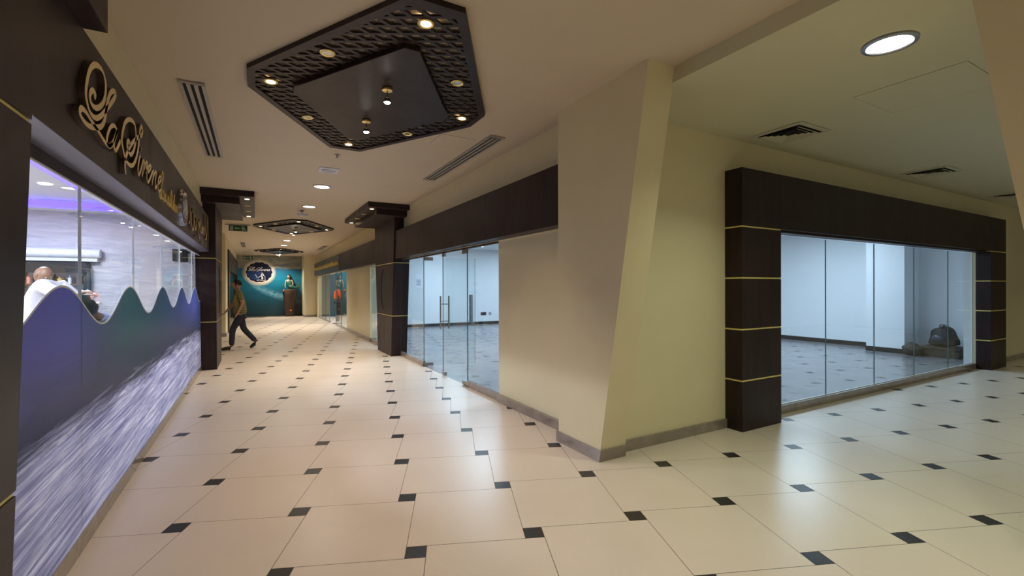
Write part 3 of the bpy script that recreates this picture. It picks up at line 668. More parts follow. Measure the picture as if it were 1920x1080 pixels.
# ------------------------------------------------------------------ ceiling feature lattices
def octo(hw, hl, f): return [(-hw, f), (-f, hl), (f, hl), (hw, f), (hw, -f), (f, -hl), (-f, -hl), (-hw, -f)]
def clip(p, d, poly):
    t0, t1 = -9, 9; n = len(poly); cx = cy = 0
    for i in range(n):
        a, c = Vector(poly[i]), Vector(poly[(i+1) % n]); e = c-a; nr = Vector((e.y, -e.x))
        if nr.dot(-a) > 0: nr = -nr      # outward
        den = nr.dot(d); num = nr.dot(a-p)
        if abs(den) < 1e-9:
            if num < 0: return None
            continue
        tt = num/den
        if den > 0: t1 = min(t1, tt)
        else: t0 = max(t0, tt)
    return (t0, t1) if t1 > t0+.02 else None
def feature(loc, label):
    t = thing('ceiling_feature', label, 'ceiling feature', loc, 'lozenge ceiling lattices along the corridor')
    cx, cy = loc[0], loc[1]
    O = octo(1.008, 1.63, .175); I = octo(.95, 1.54, .155)
    b = bmesh.new(); z0, z1 = 3.178, CZ-.001
    vo = [[b.verts.new((cx+x, cy+y, z)) for x, y in O] for z in (z0, z1)]; vi = [[b.verts.new((cx+x, cy+y, z)) for x, y in I] for z in (z0, z1)]
    for i in range(8):
        j = (i+1) % 8
        for q in ((vo[0][i], vo[0][j], vo[1][j], vo[1][i]), (vi[0][i], vi[0][j], vi[1][j], vi[1][i]), (vo[0][i], vo[0][j], vi[0][j], vi[0][i]), (vo[1][i], vo[1][j], vi[1][j], vi[1][i])): b.faces.new(q)
    finish('frame', b, WOOD, t)
    b = bmesh.new()
    for s in (-1, 1):
        a = R(29)*s; d = Vector((math.cos(a), math.sin(a))); nr = Vector((-d.y, d.x)); k = -18
        while k <= 18:
            p = nr*(k*.093+.02); r = clip(p, d, I)
            if r:
                q0, q1 = p+d*r[0], p+d*r[1]; w_ = nr*.0135; zz = 3.187 if s < 0 else 3.1875
                hexa(b, [(cx+v_.x, cy+v_.y, zz) for v_ in (q0-w_, q1-w_, q1+w_, q0+w_)], [(cx+v_.x, cy+v_.y, zz+.014) for v_ in (q0-w_, q1-w_, q1+w_, q0+w_)])
            k += 1
    finish('lattice', b, WOOD, t)
    b = bmesh.new(); prism(b, [(cx+x, cy+y) for x, y in octo(.675, 1.10, .055)], 3.150, 3.186); bevel(b, .008, 2); finish('centre_board', b, WOOD, t)
    P8 = [(-.84, 0, 1), (-.50, -.71, 0), (0, -1.40, 1), (.50, -.71, 0), (.84, 0, 1), (.50, .71, 0), (0, 1.40, 1), (-.50, .71, 0)]
    for x, y, on in P8:
        b = bmesh.new(); lathe(b, [(.034, 3.186), (.034, 3.179), (.046, 3.175), (.054, 3.180), (.052, 3.187)], (cx+x, cy+y, 0), 20, caps=False)
        sp = finish('recessed_spot', b, GOLD, t, True)
        b = bmesh.new(); lathe(b, [(.0001, 3.1795), (.034, 3.180)], (cx+x, cy+y, 0), 16, caps=False); finish('bulb', b, BULBW if on else BULBOFF, sp)
        if on: lamp('spot_light', (cx+x, cy+y, 3.17), 34, WARM, .03, 'SPOT', t, target=(cx+x, cy+y, 0), spot=80, blend=.5)
    for i, y in enumerate((-.41, .41)):
        b = bmesh.new(); lathe(b, [(.03, 3.150), (.042, 3.145), (.042, 3.127), (.012, 3.123)], (cx, cy+y, 0), 20); hl = finish('spot_canopy', b, GOLD, t, True)
        b = bmesh.new(); tube(b, [(cx, cy+y, 3.125), (cx, cy+y, 3.065)], .006, 8); lathe(b, [(.012, 3.07), (.024, 3.06), (.030, 3.03)], (cx, cy+y, 0), 16); finish('spot_head', b, CHROME, hl, True)
        b = bmesh.new(); lathe(b, [(.0001, 3.02), (.018, 3.022), (.026, 3.03)], (cx, cy+y, 0), 14); finish('bulb', b, BULBC if i == 0 else BULBC, hl, True)
        lamp('spot_light', (cx, cy+y, 3.0), 44, (1, .90, .82), .03, 'SPOT', t, target=(cx, cy+y, 0), spot=100, blend=.6)
    return t
feature((.95, 4.215, 3.1), 'nearest dark lozenge lattice with gold spots and two hanging lamps')
feature((.95, 14.2, 3.1), 'second dark lozenge ceiling lattice, half way down the corridor')
feature((.95, 23.7, 3.1), 'farthest dark lozenge ceiling lattice, before the mural')

# ------------------------------------------------------------------ downlights
def downlight(x, y, z, r, label, group, lensm, power, col, rimm=ALU, spread=122):
    t = thing('downlight', label, 'downlight', (x, y, z-.03), group)
    b = bmesh.new(); lathe(b, [(r*.80, z-.006), (r*.83, z-.018), (r, z-.014), (r*1.02, z-.001)], (x, y, 0), 40, caps=False); finish('rim', b, rimm, t, True)
    b = bmesh.new(); lathe(b, [(.0001, z-.010), (r*.6, z-.0100), (r*.81, z-.0085)], (x, y, 0), 36, caps=False); finish('diffuser', b, lensm, t, True)
    lamp('lamp_light', (x, y, z-.022), power, col, r*1.5, 'AREA', t, spread=spread)
    return t
for y, nm in ((8.3, 'round white downlight nearest the large lozenge lattice'), (10.45, 'round white downlight between the two pillar capitals'), (18.3, 'round white downlight just beyond the second lozenge lattice'), (20.4, 'round white downlight just before the third lozenge lattice'), (26.4, 'round white downlight in front of the mural')):
    downlight(.975, y, CZ, .145, nm, 'round corridor downlights', LENS, 42 if y < 15 else 60, NEUT)
for y in (-.3, -2.3): downlight(.975, y, CZ, .145, 'added unseen fill downlight '+('over' if y > -1 else 'behind')+' the viewpoint', 'round corridor downlights', LENS, 30 if y > -1 else 22, (1, .92, .70))  # unseen lamps added as fill, mainly to light the near pier
downlight(3.633, 1.415, CX, .150, 'round steel rimmed downlight in the side wing ceiling, nearest the viewpoint', 'wing downlights', LENSG, 21, GREEN, STEEL, 130)
for x in (6.9, 10.2, 14.5): downlight(x, .35, CX, .150, 'round downlight in the side wing ceiling', 'wing downlights', LENSG, 15, GREEN, STEEL, 120)

# ------------------------------------------------------------------ ceiling grilles
def linear(x0, x1, y0, y1, z, slots, label, axis='y'):
    t = thing('linear_diffuser', label, 'air vent', ((x0+x1)/2, (y0+y1)/2, z), 'slot diffusers in the corridor ceiling')
    finish('backing', BX(x0+.01, x1-.01, y0+.01, y1-.01, z-.004, z-.001), DARKHOLE, t)
    n = slots; wb = (x1-x0)/(n*2+1)
    b = bmesh.new()
    for k in range(n+1): box(b, x0+2*k*wb, x0+(2*k+1)*wb, y0, y1, z-.016, z-.004)
    box(b, x0, x1, y0-.02, y0+.015, z-.016, z-.0035); box(b, x0, x1, y1-.015, y1+.02, z-.016, z-.0035)
    finish('frame', b, ALU, t); return t
linear(-.56, -.37, 4.62, 7.04, CZ, 3, 'long slot vent in the ceiling above the salon sign')
linear(2.30, 2.49, 4.62, 6.94, CZ, 3, 'long slot vent in the ceiling above the glass doors')
linear(-.52, -.36, 19.8, 22.1, CZ, 4, 'small far slot vent on the left of the corridor ceiling')
linear(2.37, 2.56, 19.9, 22.2, CZ, 4, 'small far slot vent on the right of the corridor ceiling')
def sqvent(cx, cy, s, z, label):
    t = thing('square_diffuser', label, 'air vent', (cx, cy, z), 'square air vents in the side wing ceiling')
    b = bmesh.new()
    def fr(a, c, za, zb):
        P = lambda r, zz: [b.verts.new((cx+sx*r, cy+sy*r, zz)) for sx, sy in ((-1, -1), (1, -1), (1, 1), (-1, 1))]
        A_, B_ = P(a, za), P(c, zb)
        for i in range(4): b.faces.new([A_[i], A_[(i+1) % 4], B_[(i+1) % 4], B_[i]])
    fr(s, s*.80, z-.004, z-.010)
    for k in range(4):
        r = s*(.74-.17*k); fr(r, r*.84-.008, z-.020, z-.006)
    finish('louvres', b, VENTP, t)
    finish('backing', BX(cx-s*.8, cx+s*.8, cy-s*.8, cy+s*.8, z-.003, z-.001), DARKHOLE, t); return t
sqvent(4.87, 2.76, .27, CX, 'nearest square ceiling vent in the side wing, above the portal corner')
sqvent(8.25, 2.74, .27, CX, 'middle square ceiling vent in the side wing')
sqvent(11.6, 2.72, .27, CX, 'farthest square ceiling vent in the side wing')
PLINE = mat('panel_shadow_gap', (.20, .17, .10), .9)
def access(x0, x1, y0, y1, z, label, m):
    t = thing('access_panel', label, 'access panel', ((x0+x1)/2, (y0+y1)/2, z))
    finish('panel_board', BX(x0, x1, y0, y1, z-.0022, z-.0005), m, t); b = bmesh.new()
    w_ = .003
    for q in ((x0, x1, y0-w_, y0), (x0, x1, y1, y1+w_), (x0-w_, x0, y0, y1), (x1, x1+w_, y0, y1)): box(b, *q, z-.002, z-.0005)
    finish('gap_line', b, PLINE, t)
access(1.81, 2.23, 4.84, 5.25, CZ, 'small ceiling access panel beside the long slot vent', CEIL)
access(4.41, 5.12, 1.26, 1.97, CX, 'large ceiling access panel beyond the wing downlight', CEILX)
access(8.4, 9.1, 1.3, 1.95, CX, 'ceiling access panel farther along the side wing', CEILX)
# ceiling devices
def sprinkler(x, y, label):
    b = bmesh.new(); lathe(b, [(.04, CZ-.001), (.042, CZ-.006), (.012, CZ-.012), (.009, CZ-.035), (.02, CZ-.038), (.022, CZ-.044), (.0001, CZ-.046)], (x, y, 0), 18)
    tag(finish('sprinkler', b, STEEL, smooth=True), label, 'sprinkler', 'ceiling sprinklers')
sprinkler(.915, 6.24, 'small sprinkler head just beyond the nearest lozenge lattice')
t = thing('ceiling_speaker', 'pale square speaker plate beside the sprinkler and first round downlight', 'speaker', (.93, 7.13, CZ))
finish('plate', bevel(BX(.79, 1.06, 6.96, 7.28, CZ-.012, CZ-.001), .003, 1), mat('pale_plastic', (.55, .55, .62), .5), t)
b = bmesh.new(); lathe(b, [(.09, CZ-.018), (.10, CZ-.011)], (.93, 7.13, 0), 24); box(b, .83, .93, 7.03, 7.05, CZ-.016, CZ-.012); finish('grille', b, mat('lilac_plastic', (.36, .36, .45), .5), t)
b = bmesh.new(); lathe(b, [(.03, CZ-.001), (.03, CZ-.03), (.012, CZ-.032), (.012, CZ-.06), (.12, CZ-.07), (.10, CZ-.12), (.05, CZ-.13)], (.90, 11.1, 0), 4)
tag(finish('smoke_detector', b, mat('detector_white', (.5, .5, .56), .4)), 'white square tapered detector hanging below the corridor ceiling', 'detector')
# exit signs
EG = mat('exit_green', (.004, .07, .022), .3); EWH = mat('exit_white', (.5, .58, .48), .5)
def exitsign(x0, x1, y, z0, z1, label):
    t = thing('exit_sign', label, 'exit sign', ((x0+x1)/2, y, z0), 'hanging exit signs')
    finish('panel', bevel(BX(x0, x1, y, y+.025, z0, z1), .003, 1), EG, t)
    w_, h = x1-x0, z1-z0; X = lambda u: x0+u*w_; Z = lambda v_: z0+v_*h
    finish('white_door', BX(X(.06), X(.24), y-.003, y, Z(.12), Z(.86)), mat('exit_door_grey', (.30, .30, .36), .5), t)
    b = bmesh.new(); prism(b, [(X(.31), Z(.5)), (X(.40), Z(.68)), (X(.40), Z(.56)), (X(.60), Z(.56)), (X(.60), Z(.44)), (X(.40), Z(.44)), (X(.40), Z(.32))], y-.003, y, xz); finish('arrow', b, EWH, t)
    b = bmesh.new()
    for p, wd in ((((.74, .62), (.79, .42)), .10), (((.79, .44), (.86, .25), (.95, .18)), .055), (((.79, .42), (.74, .28), (.73, .08)), .055), (((.74, .62), (.68, .52), (.65, .56)), .04), (((.75, .66), (.83, .66), (.87, .52)), .04)):
        ribbon(b, [(X(u), Z(v_)) for u, v_ in p], wd*h*2.2, y-.003, y, xz, slant=0, mi=0, mis=0)
    prism(b, [(X(.725)+.10*h*math.cos(a), Z(.84)+.10*h*math.sin(a)) for a in (PI*2*k/10 for k in range(10))], y-.003, y, xz); finish('running_man', b, EWH, t)
    finish('ceiling_rail', BX(x0-.09, x1+.07, y-.015, y+.04, z1, z1+.018), STEEL, t)
    for u in (x0+.05, x1-.05):
        b = bmesh.new(); tube(b, [(u, y+.012, z1+.015), (u, y+.012, CZ-.001)], .006, 6); finish('hanger', b, STEEL, t)
exitsign(-.63, -.20, 14.3, 3.03, 3.185, 'green exit sign with running man nearest, hung beyond the left pillar capital')
exitsign(-.53, -.13, 25.0, 2.86, 3.02, 'smaller looking far green exit sign in front of the mural')

# ------------------------------------------------------------------ figures
def skin_mesh(name, nodes, edges, m, parent, sub=2, root=0):
    me = bpy.data.meshes.new(name); me.from_pydata([n_[0] for n_ in nodes], edges, []); o = bpy.data.objects.new(name, me); C.objects.link(o)
    o.modifiers.new('s', 'SKIN'); 
    if not me.skin_vertices: 
        bpy.context.view_layer.objects.active = o
        bpy.ops.mesh.customdata_skin_add()
    for i, sv in enumerate(me.skin_vertices[0].data):
        r = nodes[i][1]; sv.radius = r if isinstance(r, tuple) else (r, r); sv.use_root = (i == root)
    s = o.modifiers.new('u', 'SUBSURF'); s.levels = sub; s.render_levels = sub
    dg = bpy.context.evaluated_depsgraph_get(); dg.update(); nm = bpy.data.meshes.new_from_object(o.evaluated_get(dg)); bpy.data.objects.remove(o)
    nm.name = name; nm.materials.clear(); nm.materials.append(m)
    for p in nm.polygons: p.use_smooth = True
    q = bpy.data.objects.new(name, nm); C.objects.link(q)
    if parent is not None: q.parent = parent; nm.transform(world_of(parent).inverted())
    return q
SKINM = mat('skin', (.36, .20, .13), .5, var=.05); SKIND = mat('brown_skin', (.30, .17, .10), .45); HAIR = mat('black_hair', (.012, .010, .009), .4, var=.3, vscale=40)
def head_bm(c, face, up=(0, 0, 1), s=1.0):
    """head with brow, nose, lips, chin and ears; c = centre, face = facing direction"""
    f = Vector(face).normalized(); u = Vector(up); u = (u-f*u.dot(f)).normalized(); r = f.cross(u)
    b = bmesh.new(); bmesh.ops.create_icosphere(b, subdivisions=4, radius=1)
    for v_ in b.verts:
        x, y, z = v_.co                                  # x right, y forward, z up
        w_ = .076*(1-.10*max(0, -z)**1.5)*s; d = .098*s; h = .118*s
        if z < 0: w_ *= (1-.25*(-z))
        X, Y, Z_ = x*w_, y*d, z*h
        if y > 0:
            Y -= .012*s*max(0, 1-abs(z-.0)*4)*min(1, abs(x)*3)                   # eye sockets
            Y += .024*s*math.exp(-((x/.16)**2))*math.exp(-(((z+.20)/.14)**2))    # nose
            Y += .008*s*math.exp(-((x/.3)**2))*math.exp(-(((z+.50)/.07)**2))     # lips
            Y += .010*s*math.exp(-((x/.35)**2))*math.exp(-(((z+.85)/.2)**2))     # chin
            Y += .006*s*math.exp(-(((z-.18)/.1)**2))                              # brow
        v_.co = Vector(c)+r*X+f*Y+u*Z_
    for sg in (-1, 1):
        cc = Vector(c)+r*sg*.076*s+u*(-.005*s)-f*.008*s
        n0 = len(b.verts); bb = bmesh.ops.create_icosphere(b, subdivisions=2, radius=1)
        for v_ in bb['verts']:
            q = v_.co.copy(); v_.co = cc+r*q.x*.010*s+f*q.y*.018*s+u*q.z*.030*s
    return b, f, u, r
def eyes(parent, c, f, u, r, s=1):
    b = bmesh.new()
    for sg in (-1, 1):
        bb = bmesh.ops.create_icosphere(b, subdivisions=2, radius=.0115*s)
        for v_ in bb['verts']: v_.co += Vector(c)+r*sg*.031*s+f*.079*s+u*.004*s
    finish('eyes', b, mat('eye', (.5, .48, .45), .2), parent, True)
    b = bmesh.new()
    tube(b, [Vector(c)+r*x*s+f*(.088-abs(x)*.35)*s-u*(.056)*s for x in (-.022, -.01, 0, .01, .022)], .004*s, 6); finish('mouth', b, mat('lips', (.25, .09, .07), .5), parent, True)
def hand_nodes(wrist, dirv, palmn, curl=.5, s=1.0):
    """five separate fingers of different lengths and a thumb from the side of the palm"""
    d = Vector(dirv).normalized(); n = Vector(palmn); n = (n-d*n.dot(d)).normalized(); sd = d.cross(n); w_ = Vector(wrist)
    nodes = [(w_, .022*s), (w_+d*.045*s, (.034*s, .018*s)), (w_+d*.085*s, (.037*s, .017*s))]; edges = [(0, 1), (1, 2)]
    for k, (off, ln) in enumerate(((-.030, .066), (-.010, .078), (.010, .074), (.029, .058))):
        base = len(nodes); p = w_+d*.092*s+sd*off*s; dd = d.copy()
        nodes.append((p, .0095*s)); edges.append((2, base))
        for j in range(3):
            dd = (dd+n*curl*.55).normalized(); p = p+dd*ln*s*(.42, .32, .26)[j]; nodes.append((p, (.009-.001*j)*s)); edges.append((base+j, base+j+1))
    base = len(nodes); p = w_+d*.035*s-sd*.034*s; nodes.append((p, .011*s)); edges.append((1, base)); dd = (d*.6-sd*.8+n*.3).normalized()
    for j in range(2): p = p+dd*.033*s; dd = (dd+n*.4+d*.3).normalized(); nodes.append((p, (.0105-.001*j)*s)); edges.append((base+j, base+j+1))
    return nodes, edges
def join_nodes(nodes, edges, hn, he, at):
    o = len(nodes); nodes += hn; edges += [(a+o, c+o) for a, c in he]; edges.append((at, o))
# walking person at the far pillar
P = thing('person', 'person in an olive striped shirt and dark trousers striding past the left pillar', 'person', (-.36, 13.0, 0))
V = Vector
pel, chest, neck = V((-.34, 13, .94)), V((-.37, 13, 1.28)), V((-.385, 13, 1.44)); hd = V((-.41, 13, 1.555))
fk, fa, ft = V((-.50, 12.92, .50)), V((-.52, 12.92, .085)), V((-.72, 12.92, .035)); bk, ba, bt = V((-.27, 13.08, .50)), V((.0, 13.08, .17)), V((-.12, 13.08, .03))
sh1, el1, wr1 = V((-.37, 12.82, 1.40)), V((-.28, 12.78, 1.14)), V((-.38, 12.78, .92)); sh2, el2, wr2 = V((-.37, 13.18, 1.40)), V((-.47, 13.22, 1.15)), V((-.60, 13.18, .98))
nodes = [(pel, .10), (chest, (.15, .10)), (neck, .055), (hd, .06), (pel+V((0, -.07, -.08)), .075), (fk, .058), (fa, .042), (pel+V((0, .07, -.08)), .075), (bk, .058), (ba, .042), (sh1, .055), (el1, .042), (sh2, .055), (el2, .042), (wr1, .028), (wr2, .028)]
edges = [(0, 1), (1, 2), (2, 3), (0, 4), (4, 5), (5, 6), (0, 7), (7, 8), (8, 9), (1, 10), (10, 11), (11, 14), (1, 12), (12, 13), (13, 15)]
for wr, at, el in ((wr1, 14, el1), (wr2, 15, el2)):
    hn, he = hand_nodes(wr+(wr-el).normalized()*.02, wr-el, (-1, 0, -.2), .5); join_nodes(nodes, edges, hn, he, at)
skin_mesh('body', nodes, edges, SKINM, P)
b, f, u, r = head_bm(hd+V((0, 0, .03)), (-1, 0, 0)); finish('head', b, SKINM, P, True); eyes(P, hd+V((0, 0, .03)), f, u, r)
def hair(parent, c, f, u, r, m=HAIR, s=1.0, low=-.15):
    b = bmesh.new(); bmesh.ops.create_icosphere(b, subdivisions=4, radius=1)
    for v_ in list(b.verts):
        if v_.co.z < low and True or (v_.co.y > .45 and v_.co.z < .42): b.verts.remove(v_)
    for v_ in b.verts:
        q = v_.co.copy(); k = 1+.03*math.sin(q.x*21)*math.sin(q.y*17+q.z*13); v_.co = Vector(c)+r*q.x*.084*k*s+f*(q.y*.107*k-.004)*s+u*(q.z*.128*k)*s
    return finish('hair', b, m, parent, True)
hair(P, hd+V((0, 0, .03)), f, u, r)
def shirtmat():
    n = NT('olive_striped_cotton'); p = n.pos(); w_ = n.math('SINE', n.math('MULTIPLY', p[2], 150)); n.l(n.mix(n.math('GREATER_THAN', w_, .2), (.12, .10, .035), (.24, .21, .09)), n.b.inputs['Base Color']); n.b.inputs['Roughness'].default_value = .9; return n.m
SHIRT = shirtmat(); TROU = mat('dark_navy_denim', (.018, .018, .030), .85, var=.3, vscale=30); SHOE = mat('black_shoe', (.012, .011, .012), .35)
skin_mesh('shirt', [(pel+V((0, 0, -.13)), .158), (pel+V((0, 0, .06)), .158), (chest, (.19, .135)), (neck+V((0, 0, -.04)), .07), (sh1, .075), (el1+V((0, 0, .06)), .062), (sh2, .075), (el2+V((0, 0, .06)), .062)], [(0, 1), (1, 2), (2, 3), (2, 4), (4, 5), (2, 6), (6, 7)], SHIRT, P)
skin_mesh('trousers', [(pel+V((0, 0, .0)), .135), (pel+V((0, -.075, -.13)), .098), (fk, .075), (fa+V((0, 0, .02)), .062), (pel+V((0, .075, -.13)), .098), (bk, .075), (ba+V((-.01, 0, .01)), .062)], [(0, 1), (1, 2), (2, 3), (0, 4), (4, 5), (5, 6)], TROU, P)
for a, tt in ((fa, ft), (ba, bt)):
    d = (tt-a); skin_mesh('shoe', [(a+V((.03, 0, -.03)), .05), (a+V((0, 0, .03)), .05), (a+d*.5, .05), (tt+d*.1+V((0, 0, .004)), .036)], [(0, 1), (0, 2), (2, 3)], SHOE, P)

# ------------------------------------------------------------------ salon people and furniture
WCOT = mat('white_cotton', (.80, .80, .84), .8, bump=.1, bscale=30); CAPE = mat('pale_blue_cape', (.45, .5, .85), .5); BLK = mat('black_leather', (.012, .012, .014), .35)
P = thing('person', 'stylist in a white shirt leaning over a client behind the wave film', 'person', (-2.45, 8.2, 0))
RV = V((.873, -.488, 0)); FV = V((.488, .873, 0))
pel = V((-2.58, 8.28, .98)); chest = V((-2.42, 8.18, 1.42)); neck = V((-2.41, 8.18, 1.56)); hd = V((-2.43, 8.21, 1.645))
s1, e1, w1 = chest+RV*.12+FV*(-.14)+V((0, 0, .12)), V((-2.14, 7.98, 1.38)), V((-1.99, 7.88, 1.43)); s2, e2, w2 = chest+RV*.10+FV*.16+V((0, 0, .12)), V((-2.1, 8.24, 1.36)), V((-1.97, 8.10, 1.40))
nodes = [(pel, .10), (chest, (.16, .11)), (neck, .06), (hd, .06), (pel+V((-.02, -.08, -.12)), .07), (V((-2.60, 8.18, .50)), .062), (V((-2.64, 8.18, .08)), .045), (pel+V((-.02, .08, -.12)), .07), (V((-2.55, 8.42, .50)), .062), (V((-2.62, 8.42, .08)), .045),
         (s1, .06), (e1, .045), (s2, .06), (e2, .045), (w1, .03), (w2, .03), (V((-2.52, 8.12, .03)), .04), (V((-2.5, 8.36, .03)), .04)]
edges = [(0, 1), (1, 2), (2, 3), (0, 4), (4, 5), (5, 6), (0, 7), (7, 8), (8, 9), (1, 10), (10, 11), (11, 14), (1, 12), (12, 13), (13, 15), (6, 16), (9, 17)]
for wr, at, el in ((w1, 14, e1), (w2, 15, e2)):
    hn, he = hand_nodes(wr+(wr-el).normalized()*.015, wr-el, (0, 0, -1), .7); join_nodes(nodes, edges, hn, he, at)
skin_mesh('body', nodes, edges, SKIND, P)
fd = (RV*.8+V((0, 0, -.45))); b, f, u, r = head_bm(hd+V((0, 0, .03)), fd, (.3, -.1, 1)); finish('head', b, SKIND, P, True); eyes(P, hd+V((0, 0, .03)), f, u, r)
skin_mesh('shirt', [(pel+V((-.01, 0, -.12)), .17), (pel+V((.02, 0, .10)), .17), (chest, (.205, .16)), (neck+V((0, 0, -.03)), .085), (s1, .092), (e1+V((0, 0, .0)), .075), (s2, .092), (e2, .075), (w1-(w1-e1)*.3, .055), (w2-(w2-e2)*.3, .055)], [(0, 1), (1, 2), (2, 3), (2, 4), (4, 5), (2, 6), (6, 7), (5, 8), (7, 9)], WCOT, P)
skin_mesh('trousers', [(pel+V((0, 0, .0)), .14), (pel+V((-.02, -.08, -.14)), .10), (V((-2.60, 8.18, .50)), .078), (V((-2.64, 8.18, .10)), .062), (pel+V((-.02, .08, -.14)), .10), (V((-2.55, 8.42, .50)), .078), (V((-2.62, 8.42, .10)), .062)], [(0, 1), (1, 2), (2, 3), (0, 4), (4, 5), (5, 6)], TROU, P)
# client
P = thing('person', 'client with black hair lying back in a salon chair under a pale blue cape', 'person', (-1.85, 7.9, 0))
hc = V((-1.945, 7.955, 1.275)); RC = V((.30, .954, 0)); FC = V((-.954, .30, 0)); fdir = (RC*.55+V((0, 0, .85)))
b, f, u, r = head_bm(hc, fdir, tuple(-RC*.8+V((0, 0, .5)))); finish('head', b, SKINM, P, True); eyes(P, hc, f, u, r)
hp = hair(P, hc, f, u, r, s=1.32, low=-.8)
ch = hc+RC*.30+V((0, 0, -.26)); pe = hc+RC*.62+V((0, 0, -.62)); kn = pe+RC*.42+V((0, 0, .04)); an = kn+RC*.16+V((0, 0, -.42))
nd = [(pe, (.14, .12)), (ch, (.16, .12)), (hc+RC*.10+V((0, 0, -.10)), .055), (hc, .05), (pe+FC*.09, .09), (kn+FC*.1, .062), (an+FC*.1, .045), (pe-FC*.09, .09), (kn-FC*.1, .062), (an-FC*.1, .045), (ch+FC*.2, .055), (pe+FC*.26+V((0, 0, .16)), .042), (ch-FC*.2, .055), (pe-FC*.26+V((0, 0, .16)), .042), (pe+FC*.27+RC*.22+V((0, 0, .14)), .03), (pe-FC*.27+RC*.22+V((0, 0, .14)), .03)]
ed = [(0, 1), (1, 2), (2, 3), (0, 4), (4, 5), (5, 6), (0, 7), (7, 8), (8, 9), (1, 10), (10, 11), (1, 12), (12, 13), (11, 14), (13, 15)]
for at in (14, 15):
    hn, he = hand_nodes(nd[at][0]+RC*.02, RC, (0, 0, -1), .6); join_nodes(nd, ed, hn, he, at)
skin_mesh('body', nd, ed, SKINM, P)
skin_mesh('cape', [(pe, (.22, .17)), (ch, (.24, .18)), (hc+RC*.14+V((0, 0, -.13)), .085), (kn, (.2, .1))], [(0, 1), (1, 2), (0, 3)], CAPE, P)
skin_mesh('trousers', [(pe, (.16, .13)), (pe+FC*.09, .10), (kn+FC*.1, .078), (an+FC*.1, .06), (pe-FC*.09, .10), (kn-FC*.1, .078), (an-FC*.1, .06)], [(0, 1), (1, 2), (2, 3), (0, 4), (4, 5), (5, 6)], TROU, P)
t = thing('salon_chair', 'black reclining salon chair carrying the client behind the film', 'chair', (pe.x, pe.y, 0))
MM = Matrix.Translation(pe) @ Matrix.Rotation(math.atan2(.954, .30), 4, 'Z')
finish('seat', bevel(BX(-.25, .35, -.28, .28, -.22, -.13, M=MM), .02), BLK, t)
finish('backrest', bevel(BX(-.75, -.24, -.26, .26, -.05, .04, M=MM @ Matrix.Translation((-.0, 0, -.05)) @ Matrix.Rotation(R(38), 4, 'Y')), .02), BLK, t)
for s in (-1, 1): finish('armrest', bevel(BX(-.2, .3, s*.34-.03, s*.34+.03, .0, .05, M=MM), .012), BLK, t)
b = bmesh.new(); lathe(b, [(.28, 0), (.28, .03), (.06, .05), (.05, .3), (.06, pe.z-.21)], (pe.x, pe.y, 0), 28); finish('pedestal', b, CHROME, t, True)
# roller cassette, cabinet with mirror and bottles
b = bmesh.new(); tube(b, [(-4.6, 10.90, 2.13), (-2.46, 10.90, 2.13)], .085, 20); box(b, -4.6, -2.50, 10.86, 10.99, 1.985, 2.04)
tag(finish('roller_cassette', b, WHITE, smooth=True), 'long white roller blind housing above the brown cabinet in the salon', 'blind')
BROWN = mat('brown_shelf_wood', (.12, .06, .03), .4, var=.3); 
t = thing('display_cabinet', 'brown display cabinet with black frame on the salon back wall', 'cabinet', (-3.4, 10.85, 0))
b = BX(-4.5, -2.62, 10.72, 10.98, 1.78, 1.96); finish('top_valance', b, BLK, t)
for x in (-4.5, -3.55, -2.66): finish('upright', BX(x, x+.045, 10.75, 10.98, .05, 1.78), BLK if x > -2.8 else BROWN, t)
for z in (.05, .55, 1.0, 1.28, 1.56): finish('shelf', BX(-4.455, -2.66, 10.76, 10.97, z, z+.025), BROWN, t)
finish('mirror_back', BX(-4.5, -2.64, 10.975, 10.99, .05, 1.8), mat('shelf_mirror', (.75, .78, .8), .05, 1), t)
random.seed(5); bc = [(.7, .3, .2), (.8, .8, .75), (.2, .3, .2), (.6, .45, .15), (.75, .75, .85), (.3, .12, .1)]
BM = [mat('bottle_plastic', c_, .25) for c_ in bc]; bmesh_b = None
proto = {}
k = 0
for z in (1.025, 1.305, 1.585):
    for x in [-4.3+.13*i for i in range(13)]:
        if abs(x+3.53) < .06: continue
        hh = random.uniform(.12, .2); rr = random.uniform(.022, .036); y = 10.86+random.uniform(-.03, .03)
        b = bmesh.new(); lathe(b, [(rr, z+.0005), (rr, z+hh*.7), (rr*.4, z+hh*.8), (rr*.4, z+hh)], (x, y, 0), 12)
        row = {1.025: 'lower', 1.305: 'middle', 1.585: 'upper'}[z]
        tag(finish('bottle', b, BM[k % 6], smooth=True), 'small hair product bottle on the '+row+' shelf of the salon cabinet', 'bottle', 'bottles on the '+row+' salon shelf'); k += 1
# flower vase on a low counter
t = thing('salon_counter', 'low dark counter in front of the salon cabinet', 'counter', (-2.9, 10.3, 0))
finish('body', BX(-3.6, -2.25, 10.1, 10.5, 0, .86), BROWN, t); finish('worktop', bevel(BX(-3.64, -2.21, 10.06, 10.54, .86, .90), .005), BLK, t)
t = thing('flower_vase', 'vase of cream white flowers on the salon counter', 'vase', (-2.55, 10.3, .9))
b = bmesh.new(); lathe(b, [(.05, .9), (.08, 1.0), (.07, 1.15), (.04, 1.26), (.05, 1.3)], (-2.55, 10.3, 0), 20); finish('vase', b, WHITE, t, True)
b = bmesh.new(); random.seed(2)
for i in range(34):
    a, rr, zz = random.uniform(0, 2*PI), random.uniform(0, .22), random.uniform(1.32, 1.48); bb = bmesh.ops.create_icosphere(b, subdivisions=1, radius=random.uniform(.03, .055))
    for v_ in bb['verts']: v_.co.z *= .7; v_.co += V((-2.55+rr*math.cos(a), 10.3+.5*rr*math.sin(a), zz-rr*.35))
